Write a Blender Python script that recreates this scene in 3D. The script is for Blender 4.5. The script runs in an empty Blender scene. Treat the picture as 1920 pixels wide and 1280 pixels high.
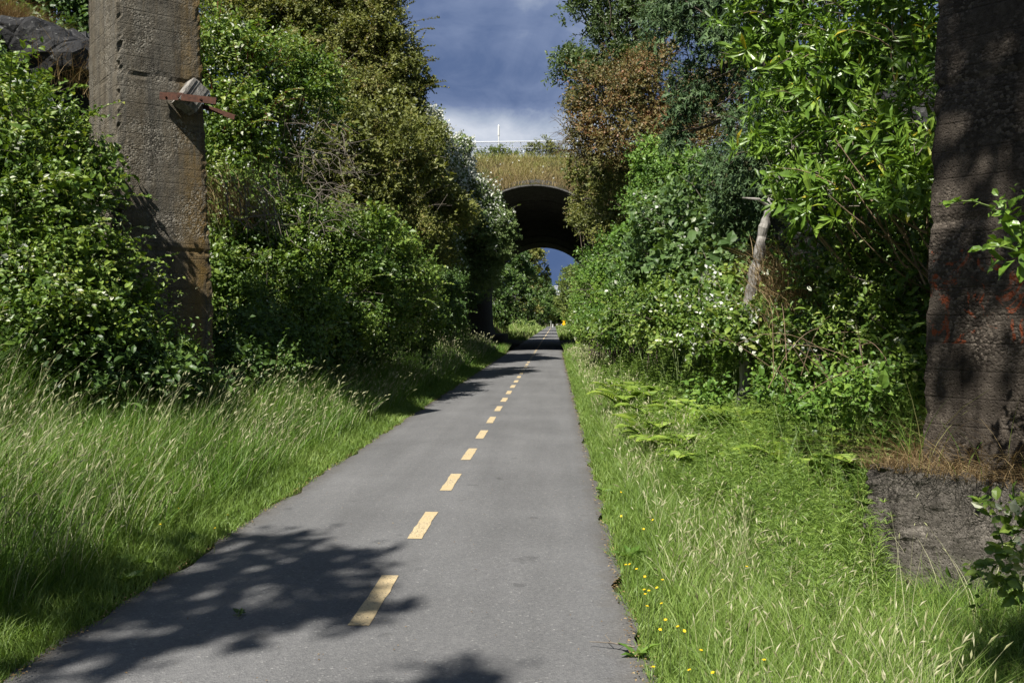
import bpy, math, numpy as np
from mathutils import Vector, Euler
R = math.radians
C = bpy.context.scene.collection
sc = bpy.context.scene
rng = np.random.default_rng(7)

# ------------------------------------------------------------------ camera
cam_d = bpy.data.cameras.new('camera'); cam = bpy.data.objects.new('camera', cam_d); C.objects.link(cam)
cam_d.sensor_width = 36; cam_d.lens = 32; cam_d.clip_end = 6000; cam_d.clip_start = .05
cam.location = (0, 0, 1.65); cam.rotation_euler = (R(90 - 1.24), 0, R(2.68))
sc.camera = cam
MROT = np.array(cam.rotation_euler.to_matrix())
FPX = 1920 * 32 / 36
def P(px, py, Y):
    """point at distance Y along the path seen at that place of the 1920x1280 photograph"""
    d = MROT @ np.array([(px - 960) / FPX, -(py - 640) / FPX, -1.0])
    d = d / d[1] * Y
    return np.array([d[0], d[1], 1.65 + d[2]])

# ------------------------------------------------------------------ helpers: objects
def link(o, parent=None):
    C.objects.link(o)
    if parent is not None: o.parent = parent
    return o
def mk(name, V, faces, mats, parent=None, tint=None, smooth=False, matidx=None):
    """faces: list of (m,k) int arrays; one mesh object; coordinates are world, moved into the parent's frame"""
    V = np.asarray(V, dtype=np.float64)
    if parent is not None: V = V - np.array(root_loc(parent))
    faces = [np.asarray(f, dtype=np.int32) for f in faces if len(f)]
    me = bpy.data.meshes.new(name)
    me.vertices.add(len(V)); me.vertices.foreach_set('co', V.astype(np.float32).ravel())
    li = np.concatenate([f.ravel() for f in faces]); tot = np.concatenate([np.full(len(f), f.shape[1], np.int32) for f in faces])
    st = np.concatenate([[0], np.cumsum(tot)[:-1]]).astype(np.int32)
    me.loops.add(len(li)); me.loops.foreach_set('vertex_index', li.astype(np.int32))
    me.polygons.add(len(tot)); me.polygons.foreach_set('loop_start', st); me.polygons.foreach_set('loop_total', tot)
    if matidx is not None: me.polygons.foreach_set('material_index', np.asarray(matidx, np.int32))
    me.polygons.foreach_set('use_smooth', np.full(len(tot), smooth, dtype=bool))
    if tint is not None:
        a = me.attributes.new('tint', 'FLOAT', 'POINT'); a.data.foreach_set('value', np.asarray(tint, np.float32))
    for m in (mats if isinstance(mats, (list, tuple)) else [mats]): me.materials.append(m)
    me.update(calc_edges=True); me.validate()
    return link(bpy.data.objects.new(name, me), parent)
def root_loc(o):
    l = Vector((0, 0, 0))
    while o is not None: l += o.location; o = o.parent
    return l
def tag(o, label=None, cat=None, group=None, kind=None):
    if label: o['label'] = label
    if cat: o['category'] = cat
    if group: o['group'] = group
    if kind: o['kind'] = kind
    return o
def thing(name, loc, label, cat, group=None):
    o = bpy.data.objects.new(name, None); o.location = tuple(float(v) for v in loc); o.empty_display_size = .2
    link(o); return tag(o, label, cat, group)
class MB:
    def __init__(s): s.v = []; s.f = {}; s.n = 0; s.t = []
    def add(s, V, faces, tint=.5):
        V = np.asarray(V, float)
        for f in faces:
            f = np.asarray(f, np.int64)
            if len(f): s.f.setdefault(f.shape[1], []).append(f + s.n)
        s.v.append(V); s.n += len(V); s.t.append(np.full(len(V), tint) if np.isscalar(tint) else np.asarray(tint))
    def box(s, lo, hi, tint=.5):
        x0, y0, z0 = lo; x1, y1, z1 = hi
        s.add([(x0,y0,z0),(x1,y0,z0),(x1,y1,z0),(x0,y1,z0),(x0,y0,z1),(x1,y0,z1),(x1,y1,z1),(x0,y1,z1)],
              [[(0,3,2,1),(4,5,6,7),(0,1,5,4),(1,2,6,5),(2,3,7,6),(3,0,4,7)]], tint)
    def obox(s, c, ax, ay, az, tint=.5):
        c, ax, ay, az = map(np.asarray, (c, ax, ay, az))
        q = [c + sx*ax + sy*ay + sz*az for sz in (-1, 1) for sx, sy in ((-1,-1),(1,-1),(1,1),(-1,1))]
        s.add(q, [[(0,3,2,1),(4,5,6,7),(0,1,5,4),(1,2,6,5),(2,3,7,6),(3,0,4,7)]], tint)
    def tube(s, pts, rad, sides=5, tint=.5):
        pts = np.asarray(pts, float); n = len(pts); rad = np.broadcast_to(np.asarray(rad, float), (n,))
        t = np.gradient(pts, axis=0); t /= np.linalg.norm(t, axis=1)[:, None] + 1e-9
        up = np.array([0, 0, 1.]) if abs(t[:, 2]).mean() < .8 else np.array([1., 0, 0])
        a = np.cross(t, up); a /= np.linalg.norm(a, axis=1)[:, None] + 1e-9; b = np.cross(t, a)
        th = np.arange(sides) * 2 * np.pi / sides
        V = pts[:, None] + rad[:, None, None] * (a[:, None] * np.cos(th)[None, :, None] + b[:, None] * np.sin(th)[None, :, None])
        i = np.arange(n - 1)[:, None] * sides; j = np.arange(sides)[None]
        k = (j + 1) % sides
        F = np.stack([i + j, i + k, i + sides + k, i + sides + j], -1).reshape(-1, 4)
        s.add(V.reshape(-1, 3), [F], tint)
        s.add(V[-1], [np.array([list(range(sides))])], tint); s.add(V[0], [np.array([list(range(sides))[::-1]])], tint)
    def build(s, name, mat, parent=None, smooth=False, tint=True):
        return mk(name, np.concatenate(s.v), [np.concatenate(x) for x in s.f.values()], mat, parent, np.concatenate(s.t) if tint else None, smooth)

def wob(x, y, s=1.0):
    return (np.sin(x*1.7*s + 1.3*np.sin(y*.9*s)) + np.sin(y*1.3*s + 2.1 + 1.1*np.sin(x*1.1*s)) + .6*np.sin(x*3.7*s - y*2.9*s) + .5*np.sin(x*5.3*s + y*4.1*s + 1)) / 3.1
# ------------------------------------------------------------------ helpers: materials
def mat(name):
    m = bpy.data.materials.new(name); m.use_nodes = True
    nt = m.node_tree; nt.nodes.clear()
    return m, nt, nt.nodes, nt.links
def N(nt, t, **kw):
    n = nt.nodes.new(t)
    for k, v in kw.items():
        if k.startswith('i_'):
            key = k[2:].replace('_', ' ')
            n.inputs[int(key) if key.isdigit() else key].default_value = v
        else: setattr(n, k, v)
    return n
def ramp(nt, fac, stops, interp='LINEAR'):
    r = nt.nodes.new('ShaderNodeValToRGB'); r.color_ramp.interpolation = interp
    e = r.color_ramp.elements
    while len(e) < len(stops): e.new(.5)
    for k, (p, c) in enumerate(stops):
        e[k].position = p; e[k].color = (c, c, c, 1) if np.isscalar(c) else (*c, 1)
    nt.links.new(fac, r.inputs[0]); return r.outputs[0]
def mixc(nt, fac, a, b, mode='MIX'):
    m = nt.nodes.new('ShaderNodeMix'); m.data_type = 'RGBA'; m.blend_type = mode; m.clamp_factor = True
    for s, v in ((0, fac), (6, a), (7, b)):
        if isinstance(v, bpy.types.NodeSocket): nt.links.new(v, m.inputs[s])
        else: m.inputs[s].default_value = v if s == 0 else (*v, 1)
    return m.outputs[2]
def noise(nt, vec, scale, detail=4, rough=.6, dist=0):
    n = N(nt, 'ShaderNodeTexNoise', i_Scale=scale, i_Detail=detail, i_Roughness=rough, i_Distortion=dist)
    if vec is not None: nt.links.new(vec, n.inputs['Vector'])
    return n.outputs['Fac']
def math_(nt, op, a, b=None, clamp=False):
    m = nt.nodes.new('ShaderNodeMath'); m.operation = op; m.use_clamp = clamp
    for i, v in enumerate((a, b)):
        if v is None: continue
        if isinstance(v, bpy.types.NodeSocket): nt.links.new(v, m.inputs[i])
        else: m.inputs[i].default_value = v
    return m.outputs[0]
def finish(nt, shader):
    o = nt.nodes.new('ShaderNodeOutputMaterial'); nt.links.new(shader, o.inputs['Surface'])
def princ(nt, col, rough=.8, bump=None, bstr=.3, bdist=.02, spec=.3, metal=0):
    p = N(nt, 'ShaderNodeBsdfPrincipled'); p.inputs['Specular IOR Level'].default_value = spec; p.inputs['Metallic'].default_value = metal
    for k, v in (('Base Color', col), ('Roughness', rough)):
        if isinstance(v, bpy.types.NodeSocket): nt.links.new(v, p.inputs[k])
        else: p.inputs[k].default_value = (*v, 1) if k == 'Base Color' else v
    if bump is not None:
        b = N(nt, 'ShaderNodeBump', i_Strength=bstr, i_Distance=bdist); nt.links.new(bump, b.inputs['Height']); nt.links.new(b.outputs[0], p.inputs['Normal'])
    return p
def gpos(nt): return N(nt, 'ShaderNodeNewGeometry').outputs['Position']

def leaf_mat(name, stops, trans=.24, rough=.5, spec=.35, tcol=None):
    m, nt, n, l = mat(name)
    a = N(nt, 'ShaderNodeAttribute', attribute_name='tint')
    big = noise(nt, gpos(nt), 1.1, 2)
    f = math_(nt, 'ADD', a.outputs['Fac'], math_(nt, 'MULTIPLY', math_(nt, 'SUBTRACT', big, .5), .7), True)
    col = ramp(nt, f, stops)
    p = princ(nt, col, rough, spec=spec)
    t = N(nt, 'ShaderNodeBsdfTranslucent')
    tc = mixc(nt, 1.0, col, tcol or (1.5, 1.5, .5), 'MULTIPLY'); l.new(tc, t.inputs['Color'])
    mx = N(nt, 'ShaderNodeMixShader', i_0=trans); l.new(p.outputs[0], mx.inputs[1]); l.new(t.outputs[0], mx.inputs[2])
    finish(nt, mx.outputs[0]); return m
def simple(name, c1, c2, scale=6, rough=.8, bstr=.4, bdist=.01, spec=.3, metal=0, stretch=None):
    m, nt, n, l = mat(name)
    v = gpos(nt)
    if stretch:
        mp = N(nt, 'ShaderNodeMapping'); mp.inputs['Scale'].default_value = stretch; l.new(v, mp.inputs['Vector']); v = mp.outputs[0]
    f = noise(nt, v, scale, 6, .65)
    col = ramp(nt, f, [(.3, c1), (.7, c2)])
    finish(nt, princ(nt, col, rough, f, bstr, bdist, spec, metal).outputs[0]); return m

M = {}
M['olive'] = leaf_mat('olive_leaf', [(0, (.05, .062, .015)), (.4, (.115, .135, .03)), (.8, (.19, .2, .05)), (1, (.2, .16, .06))])
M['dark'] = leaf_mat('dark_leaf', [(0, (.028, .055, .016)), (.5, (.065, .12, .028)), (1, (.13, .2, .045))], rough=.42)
M['bramble'] = leaf_mat('bramble_leaf', [(0, (.03, .065, .013)), (.4, (.085, .15, .024)), (.8, (.18, .255, .045)), (.95, (.27, .31, .08)), (1, (.55, .57, .45))], rough=.42)
M['lime'] = leaf_mat('bright_leaf', [(0, (.045, .09, .012)), (.5, (.11, .2, .025)), (.95, (.2, .3, .045)), (1, (.45, .38, .04))], rough=.36, spec=.45)
M['greygreen'] = leaf_mat('broad_leaf', [(0, (.035, .07, .02)), (.5, (.08, .14, .04)), (.93, (.15, .22, .08)), (1, (.58, .6, .5))], rough=.45)
M['fresh'] = leaf_mat('fresh_leaf', [(0, (.04, .09, .014)), (.5, (.1, .19, .03)), (1, (.2, .3, .05))], rough=.45)
M['haw'] = leaf_mat('hawthorn_leaf', [(0, (.05, .085, .028)), (.5, (.11, .165, .05)), (1, (.2, .25, .1))], rough=.5)
M['red'] = leaf_mat('russet_leaf', [(0, (.05, .06, .018)), (.35, (.12, .115, .034)), (.62, (.17, .13, .045)), (.84, (.21, .12, .05)), (1, (.25, .12, .055))], tcol=(1.3, 1.1, .6))
M['oak'] = leaf_mat('oak_leaf', [(0, (.035, .06, .02)), (.6, (.08, .125, .04)), (1, (.16, .2, .08))], rough=.4)
M['spruce'] = leaf_mat('spruce_needle', [(0, (.022, .045, .016)), (.5, (.05, .095, .034)), (1, (.11, .17, .06))], trans=.12, rough=.6)
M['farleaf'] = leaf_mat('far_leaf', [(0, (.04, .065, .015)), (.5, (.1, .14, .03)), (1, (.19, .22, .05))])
M['grass'] = leaf_mat('grass_blade', [(0, (.04, .09, .012)), (.5, (.1, .19, .025)), (.85, (.17, .27, .045)), (1, (.33, .31, .13))], rough=.5)
M['brightgrass'] = leaf_mat('verge_grass_blade', [(0, (.065, .115, .02)), (.5, (.14, .225, .04)), (.85, (.24, .32, .085)), (1, (.38, .38, .2))], rough=.5)
M['seed'] = leaf_mat('grass_seed_head', [(0, (.2, .2, .1)), (.5, (.34, .35, .18)), (1, (.5, .49, .32))], rough=.7, spec=.1, tcol=(1, 1, .8))
M['horsetail'] = leaf_mat('horsetail_frond', [(0, (.07, .125, .022)), (.5, (.155, .25, .045)), (1, (.26, .36, .08))], trans=.3)
M['fern'] = leaf_mat('fern_frond', [(0, (.08, .14, .015)), (.5, (.16, .25, .03)), (1, (.28, .36, .06))])
M['dry'] = leaf_mat('dry_grass_blade', [(0, (.12, .075, .035)), (.5, (.24, .165, .08)), (1, (.4, .31, .17))], trans=.2, rough=.7, spec=.1, tcol=(1, .9, .7))
M['bankgrass'] = leaf_mat('bank_grass_blade', [(0, (.16, .11, .06)), (.4, (.3, .24, .12)), (.65, (.33, .31, .13)), (1, (.2, .27, .085))], trans=.2, rough=.7, spec=.1)
M['white'] = leaf_mat('white_petal', [(0, (.5, .52, .44)), (1, (.78, .79, .72))], trans=.3, rough=.6, tcol=(1, 1, .95))
M['yellow'] = leaf_mat('yellow_petal', [(0, (.75, .46, .01)), (1, (.85, .6, .02))], trans=.2, tcol=(1, 1, .5))
M['bark'] = simple('grey_brown_bark', (.04, .03, .022), (.13, .105, .08), 14, .9, .7, .02, stretch=(1, 1, .25))
M['twig'] = simple('dry_twig_bark', (.09, .075, .06), (.22, .19, .155), 20, .85)
M['tan_stem'] = simple('tan_stem', (.13, .085, .05), (.27, .2, .13), 20, .7)
M['red_stem'] = simple('reddish_stem', (.16, .05, .03), (.28, .1, .06), 20, .6)
M['green_stem'] = simple('green_stem', (.07, .11, .03), (.14, .18, .06), 20, .6)
M['white_paint'] = simple('white_paint', (.5, .5, .49), (.68, .68, .66), 9, .5, .1)
M['galv'] = simple('galvanised_steel', (.36, .38, .41), (.54, .56, .6), 20, .45, .1, spec=.5)
M['sign_yellow'] = simple('yellow_sign_face', (.8, .45, .01), (.85, .5, .015), 3, .4, .05)
M['steel_post'] = simple('grey_post', (.22, .22, .22), (.36, .36, .35), 10, .6)
M['rust'] = simple('rusted_steel', (.03, .014, .01), (.095, .038, .022), 25, .85, .4, .004)
M['far_concrete'] = simple('pale_concrete', (.4, .4, .4), (.58, .58, .57), 1.5, .8, .2)
M['bark_snag'] = simple('weathered_wood', (.09, .08, .07), (.38, .36, .33), 16, .9, .8, .02, stretch=(1, 1, .2))
M['timber'] = simple('split_grey_timber', (.05, .045, .04), (.36, .34, .31), 26, .9, .9, .015, stretch=(1, .35, .35))

# concrete of the old piers
def concrete(name, base, hi, lichen, lichen_axis=None, board=True, marks=None, gravel=1.):
    m, nt, n, l = mat(name)
    v = N(nt, 'ShaderNodeTexCoord').outputs['Object']
    sep = N(nt, 'ShaderNodeSeparateXYZ'); l.new(v, sep.inputs[0])
    fine = noise(nt, v, 38, 8, .75); med = noise(nt, v, 7, 6, .7); big = noise(nt, v, 1.3, 5, .65)
    col = ramp(nt, math_(nt, 'ADD', math_(nt, 'MULTIPLY', med, .55), math_(nt, 'MULTIPLY', fine, .45)), [(.32, base), (.52, tuple((a+b)/2 for a, b in zip(base, hi))), (.68, hi)])
    mp = N(nt, 'ShaderNodeMapping'); mp.inputs['Scale'].default_value = (1.6, 1.6, 1/.19); l.new(v, mp.inputs['Vector'])
    brd = noise(nt, mp.outputs[0], 1.0, 3, .6)
    mg = N(nt, 'ShaderNodeMapping'); mg.inputs['Scale'].default_value = (2.5, 2.5, 60); l.new(v, mg.inputs['Vector']); grain = noise(nt, mg.outputs[0], 1.0, 3, .6)
    streak = N(nt, 'ShaderNodeMapping'); streak.inputs['Scale'].default_value = (5, 5, .35); l.new(v, streak.inputs['Vector'])
    st = noise(nt, streak.outputs[0], 1.2, 5, .65)
    col = mixc(nt, math_(nt, 'MULTIPLY', ramp(nt, st, [(.48, 0.), (.7, 1.)]), .75), col, tuple(c * .4 for c in base))
    col = mixc(nt, math_(nt, 'MULTIPLY', ramp(nt, brd, [(.35, 0.), (.7, 1.)]), .35), col, tuple(c * .6 for c in base))
    if lichen:
        lf = math_(nt, 'MULTIPLY', ramp(nt, noise(nt, streak.outputs[0], .9, 6, .7), [(.36, 0.), (.54, 1.)]), ramp(nt, med, [(.3, .25), (.55, 1.)]))
        if lichen_axis is not None:
            g = N(nt, 'ShaderNodeVectorMath', operation='DOT_PRODUCT'); l.new(v, g.inputs[0]); g.inputs[1].default_value = lichen_axis
            lf = math_(nt, 'MULTIPLY', lf, ramp(nt, g.outputs['Value'], [(-.1, .15), (.55, 1.)]))
        col = mixc(nt, math_(nt, 'MULTIPLY', lf, .85), col, lichen)
    if marks:
        mk_ = noise(nt, v, 5.5, 4, .7, 1.5)
        zz = sep.outputs['Z']
        band = math_(nt, 'MULTIPLY', math_(nt, 'GREATER_THAN', zz, marks[0]), math_(nt, 'LESS_THAN', zz, marks[1]))
        col = mixc(nt, math_(nt, 'MULTIPLY', math_(nt, 'MULTIPLY', ramp(nt, mk_, [(.54, 0.), (.6, 1.)]), band), .8), col, (.3, .07, .025))
    vor = N(nt, 'ShaderNodeTexVoronoi', i_Scale=48); l.new(v, vor.inputs['Vector'])
    pits = ramp(nt, vor.outputs['Distance'], [(.1, 0.), (.4, 1.)])
    saw = math_(nt, 'FRACT', math_(nt, 'MULTIPLY', math_(nt, 'ADD', sep.outputs['Z'], math_(nt, 'MULTIPLY', big, .03)), 1 / .19))
    joint = ramp(nt, saw, [(0., 0.), (.05, 1.), (.95, 1.), (1., 0.)])
    h = math_(nt, 'ADD', math_(nt, 'MULTIPLY', fine, 1.0), math_(nt, 'MULTIPLY', med, .35))
    gv = N(nt, 'ShaderNodeTexVoronoi', i_Scale=52); l.new(v, gv.inputs['Vector'])
    rough_ = ramp(nt, noise(nt, v, 1.9, 4, .6), [(.46, 0.), (.6, 1.)])
    h = math_(nt, 'ADD', h, math_(nt, 'MULTIPLY', pits, .4))
    h = math_(nt, 'ADD', h, math_(nt, 'MULTIPLY', math_(nt, 'MULTIPLY', gv.outputs['Distance'], rough_), -.9 * gravel))
    gsc = N(nt, 'ShaderNodeSeparateColor'); l.new(gv.outputs['Color'], gsc.inputs[0])
    col = mixc(nt, math_(nt, 'MULTIPLY', math_(nt, 'MULTIPLY', rough_, ramp(nt, gsc.outputs[0], [(.6, 0.), (.9, 1.)])), .6 * gravel), col, tuple(min(1, c * 1.7) for c in hi))
    if board: col = mixc(nt, math_(nt, 'MULTIPLY', ramp(nt, saw, [(0., 1.), (.035, 0.), (.965, 0.), (1., 1.)]), math_(nt, 'MULTIPLY', ramp(nt, med, [(.4, 0.), (.55, 1.)]), .6)), col, tuple(c * .3 for c in base))
    if board: h = math_(nt, 'ADD', math_(nt, 'ADD', h, math_(nt, 'MULTIPLY', joint, .3)), math_(nt, 'MULTIPLY', grain, .25))
    finish(nt, princ(nt, col, .92, h, 1.0, .022, .15).outputs[0]); return m
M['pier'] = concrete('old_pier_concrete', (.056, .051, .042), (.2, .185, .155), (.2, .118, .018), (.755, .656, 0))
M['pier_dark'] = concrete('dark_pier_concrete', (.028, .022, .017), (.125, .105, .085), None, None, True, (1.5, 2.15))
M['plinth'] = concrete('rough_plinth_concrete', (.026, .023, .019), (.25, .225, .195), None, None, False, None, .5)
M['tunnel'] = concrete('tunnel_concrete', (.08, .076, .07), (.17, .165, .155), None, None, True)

def asphalt():
    m, nt, n, l = mat('worn_asphalt')
    v = gpos(nt)
    sp = N(nt, 'ShaderNodeTexVoronoi', i_Scale=95); l.new(v, sp.inputs['Vector'])
    sc_ = N(nt, 'ShaderNodeSeparateColor'); l.new(sp.outputs['Color'], sc_.inputs[0])
    col = ramp(nt, sc_.outputs[0], [(0, (.105, .105, .108)), (.5, (.13, .13, .132)), (.95, (.15, .149, .15)), (.988, (.175, .175, .173)), (1, (.25, .245, .24))])
    big = noise(nt, v, .6, 5, .6)
    col = mixc(nt, 1.0, col, ramp(nt, big, [(.3, .84), (.7, 1.1)]), 'MULTIPLY')
    mpw = N(nt, 'ShaderNodeMapping'); mpw.inputs['Scale'].default_value = (1.5, .12, 1); l.new(v, mpw.inputs['Vector'])
    col = mixc(nt, 1.0, col, ramp(nt, noise(nt, mpw.outputs[0], 1.6, 4, .6), [(.35, .88), (.65, 1.06)]), 'MULTIPLY')
    stn = noise(nt, v, 3.1, 3, .5)
    col = mixc(nt, 1.0, col, ramp(nt, stn, [(.26, .72), (.33, 1.)]), 'MULTIPLY')
    sep = N(nt, 'ShaderNodeSeparateXYZ'); l.new(v, sep.inputs[0])
    e = math_(nt, 'ABSOLUTE', math_(nt, 'ADD', sep.outputs[0], 1.055))
    e = math_(nt, 'ADD', e, math_(nt, 'MULTIPLY', math_(nt, 'SUBTRACT', noise(nt, v, 4, 5, .7), .5), .35))
    col = mixc(nt, ramp(nt, e, [(1.3, 0.), (1.55, .75)] if False else [(.0, 0.), (1., 0.)]), col, (.06, .05, .035))
    er = N(nt, 'ShaderNodeMapRange'); l.new(e, er.inputs[0]); er.inputs[1].default_value = 1.3; er.inputs[2].default_value = 1.58
    col = mixc(nt, math_(nt, 'MULTIPLY', er.outputs[0], .7), col, (.07, .058, .042))
    h = math_(nt, 'ADD', sp.outputs['Distance'], math_(nt, 'MULTIPLY', noise(nt, v, 220, 2), .6))
    finish(nt, princ(nt, col, .85, h, .55, .006, .3).outputs[0]); return m
M['asphalt'] = asphalt()
def paint():
    m, nt, n, l = mat('worn_yellow_paint')
    v = gpos(nt)
    w = noise(nt, v, 75, 4, .7); b = noise(nt, v, 5, 4, .6)
    f = ramp(nt, math_(nt, 'ADD', math_(nt, 'MULTIPLY', w, .75), math_(nt, 'MULTIPLY', b, .25)), [(.535, 0.), (.6, 1.)])
    col = mixc(nt, f, ramp(nt, b, [(.3, (.43, .335, .19)), (.7, (.52, .42, .26))]), (.13, .11, .085))
    finish(nt, princ(nt, col, .75, w, .4, .004, .3).outputs[0]); return m
M['paint'] = paint()
def soil():
    m, nt, n, l = mat('dark_soil')  # dark brown soil with litter, mottled greenish
    v = gpos(nt)
    f = noise(nt, v, 5, 8, .7); b = noise(nt, v, .5, 4, .6)
    col = ramp(nt, f, [(.3, (.018, .015, .009)), (.55, (.05, .042, .022)), (.75, (.11, .085, .05))])
    col = mixc(nt, math_(nt, 'MULTIPLY', ramp(nt, b, [(.4, 0.), (.6, 1.)]), .6), col, (.03, .05, .012))
    finish(nt, princ(nt, col, .95, f, .8, .06, .1).outputs[0]); return m
M['soil'] = soil()
def rockm():
    m, nt, n, l = mat('lichened_rock')
    v = gpos(nt)
    f = noise(nt, v, 2.2, 9, .7, .6); g = noise(nt, v, 9, 6, .7)
    col = ramp(nt, f, [(.3, (.012, .012, .014)), (.55, (.035, .035, .036)), (.75, (.1, .098, .095))])
    col = mixc(nt, ramp(nt, g, [(.58, 0.), (.66, .7)]), col, (.26, .26, .25))
    vor = N(nt, 'ShaderNodeTexVoronoi', i_Scale=1.6, feature='DISTANCE_TO_EDGE'); l.new(v, vor.inputs['Vector'])
    h = math_(nt, 'ADD', math_(nt, 'ADD', f, math_(nt, 'MULTIPLY', g, .4)), math_(nt, 'MULTIPLY', ramp(nt, vor.outputs['Distance'], [(0, 0.), (.06, 1.)]), .3))
    finish(nt, princ(nt, col, .85, h, .9, .12, .2).outputs[0]); return m
M['rock'] = rockm()

# ------------------------------------------------------------------ world and sun
SUN_EL = 51.5; LX, LY = .43, .903; EXPO = 1.0          # horizontal travel of the light
w = bpy.data.worlds.new('World'); sc.world = w; w.use_nodes = True
nt = w.node_tree; nt.nodes.clear()
sky = N(nt, 'ShaderNodeTexSky', sky_type='NISHITA'); sky.sun_disc = False
sky.sun_elevation = R(SUN_EL); sky.sun_rotation = math.atan2(-LX, -LY)
sky.air_density = 1.0; sky.dust_density = .6
tc = N(nt, 'ShaderNodeTexCoord')
SKY_S = .042
sep = N(nt, 'ShaderNodeSeparateXYZ'); nt.links.new(tc.outputs['Generated'], sep.inputs[0])
mp = N(nt, 'ShaderNodeMapping'); mp.inputs['Scale'].default_value = (3.0, 2.0, 6.0); mp.inputs['Location'].default_value = (.55, 0, .33)
nt.links.new(tc.outputs['Generated'], mp.inputs['Vector'])
n1 = math_(nt, 'ADD', math_(nt, 'MULTIPLY', noise(nt, mp.outputs[0], 1.25, 6, .55, .5), .75), math_(nt, 'MULTIPLY', noise(nt, mp.outputs[0], 4.5, 6, .6, .8), .25))
z = sep.outputs[2]
zr = ramp(nt, z, [(0., .30), (.03, .24), (.07, .2), (.15, .5), (.18, .74), (.2, .84), (.214, .74), (.235, .34), (.262, .28), (.3, .42), (.36, .56), (.6, .6)])
cl = math_(nt, 'ADD', math_(nt, 'MULTIPLY', math_(nt, 'SUBTRACT', n1, .5), 1.9), zr)
k = 1.12 / (SKY_S * 2 ** EXPO)
ccol = ramp(nt, cl, [(.12, (.075*k, .125*k, .26*k)), (.3, (.1*k, .15*k, .285*k)), (.52, (.17*k, .225*k, .37*k)), (.72, (.36*k, .42*k, .53*k)), (1., (.6*k, .64*k, .72*k))])
front = N(nt, 'ShaderNodeMapRange'); nt.links.new(sep.outputs[1], front.inputs[0]); front.inputs[1].default_value = .1; front.inputs[2].default_value = .55
low = N(nt, 'ShaderNodeMapRange'); nt.links.new(z, low.inputs[0]); low.inputs[1].default_value = .75; low.inputs[2].default_value = .45
fm = math_(nt, 'MULTIPLY', front.outputs[0], low.outputs[0])
col = mixc(nt, fm, sky.outputs[0], ccol)
bg = N(nt, 'ShaderNodeBackground', i_Strength=SKY_S); nt.links.new(col, bg.inputs[0])
wo = N(nt, 'ShaderNodeOutputWorld'); nt.links.new(bg.outputs[0], wo.inputs[0])
sl = bpy.data.lights.new('sun', 'SUN'); sl.energy = 4.6; sl.angle = R(.5); sl.color = (1, .955, .87)
so = bpy.data.objects.new('sun', sl); C.objects.link(so)
ce = math.cos(R(SUN_EL)); ldir = Vector((LX * ce, LY * ce, -math.sin(R(SUN_EL))))
so.rotation_euler = ldir.to_track_quat('-Z', 'Y').to_euler()
sc.view_settings.view_transform = 'Standard'; sc.view_settings.look = 'None'; sc.view_settings.exposure = EXPO; sc.view_settings.gamma = 1
sc.render.engine = 'CYCLES'
sc.cycles.max_bounces = 6; sc.cycles.diffuse_bounces = 3; sc.cycles.transmission_bounces = 4; sc.cycles.glossy_bounces = 2
sc.cycles.use_denoising = True
sc.cycles.sample_clamp_indirect = 6

# ------------------------------------------------------------------ ground
XL, XR, XC = -2.55, .44, -1.055
def terrain(x, y):
    x = np.asarray(x, float); y = np.asarray(y, float)
    left = XL - x; right = x - XR
    d = np.maximum(left, right)
    tun = np.clip((y - 44) / 4, 0, 1) * np.clip((86 - y) / 4, 0, 1)
    st = np.where(left > right, 2.0, 2.3 + .5 * np.exp(-((y - 6) / 3.) ** 2)) + tun * 1.1
    v = np.where(left > right, .07 * np.clip(d, 0, 2), -(.08 + .24 * np.exp(-((y - 6) / 3.) ** 2)) * np.sin(np.clip(d, 0, 2.9) / 2.9 * np.pi) * np.clip((20 - y) / 8, 0, 1) + .04 * np.clip(d, 0, 2))
    rise = np.maximum(d - st, 0) * np.where(left > right, 1.35, 1.45)
    rise = np.where(rise < 6, rise, 6 + 3 * (1 - np.exp(-(rise - 6) / 3)))
    z = np.where(d < 0, -.05, v + rise - .03) + .35 * wob(x, y, .8) * np.clip(rise / 1.5, 0, 1)
    return z
def axis(*segs):
    return np.concatenate([np.arange(a, b, s) for a, b, s in segs])
gx = axis((-1500, -200, 130), (-200, -40, 16), (-40, -14, 2), (-14, 12, .35), (12, 40, 2), (40, 200, 16), (200, 1600, 130))
gy = axis((-600, -40, 60), (-40, -4, 3), (-4, 60, .5), (60, 120, 1.5), (120, 420, 8), (420, 3600, 200))
X, Yg = np.meshgrid(gx, gy); Z = terrain(X, Yg)
nx, ny = len(gx), len(gy)
i = np.arange(ny - 1)[:, None] * nx + np.arange(nx - 1)[None]
F = np.stack([i, i + 1, i + nx + 1, i + nx], -1).reshape(-1, 4)
g = mk('ground', np.stack([X, Yg, Z], -1).reshape(-1, 3), [F], M['soil'], smooth=True); tag(g, kind='structure')
# path: one sheet with slightly uneven edges
py_ = np.concatenate([np.arange(-30, 60, .12), np.arange(60, 330, 2.)])
ex = .035 * np.sin(py_ * 2.3) + .03 * np.sin(py_ * 5.1 + 1) + .02 * np.sin(py_ * 11.7)
ex2 = .035 * np.sin(py_ * 2.7 + 2) + .03 * np.sin(py_ * 6.3) + .02 * np.sin(py_ * 12.9)
cols = np.array([0, .1, .3, .5, .7, .9, 1.])
V = np.stack([(XL + ex)[:, None] * (1 - cols) + (XR + ex2)[:, None] * cols, np.repeat(py_[:, None], 7, 1), np.repeat((.012 - .03 * (2 * cols - 1) ** 2)[None], len(py_), 0)], -1)
i = np.arange(len(py_) - 1)[:, None] * 7 + np.arange(6)[None]
path = mk('path', V.reshape(-1, 3), [np.stack([i, i + 1, i + 8, i + 7], -1).reshape(-1, 4)], M['asphalt'], smooth=True); tag(path, kind='structure')
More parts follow.
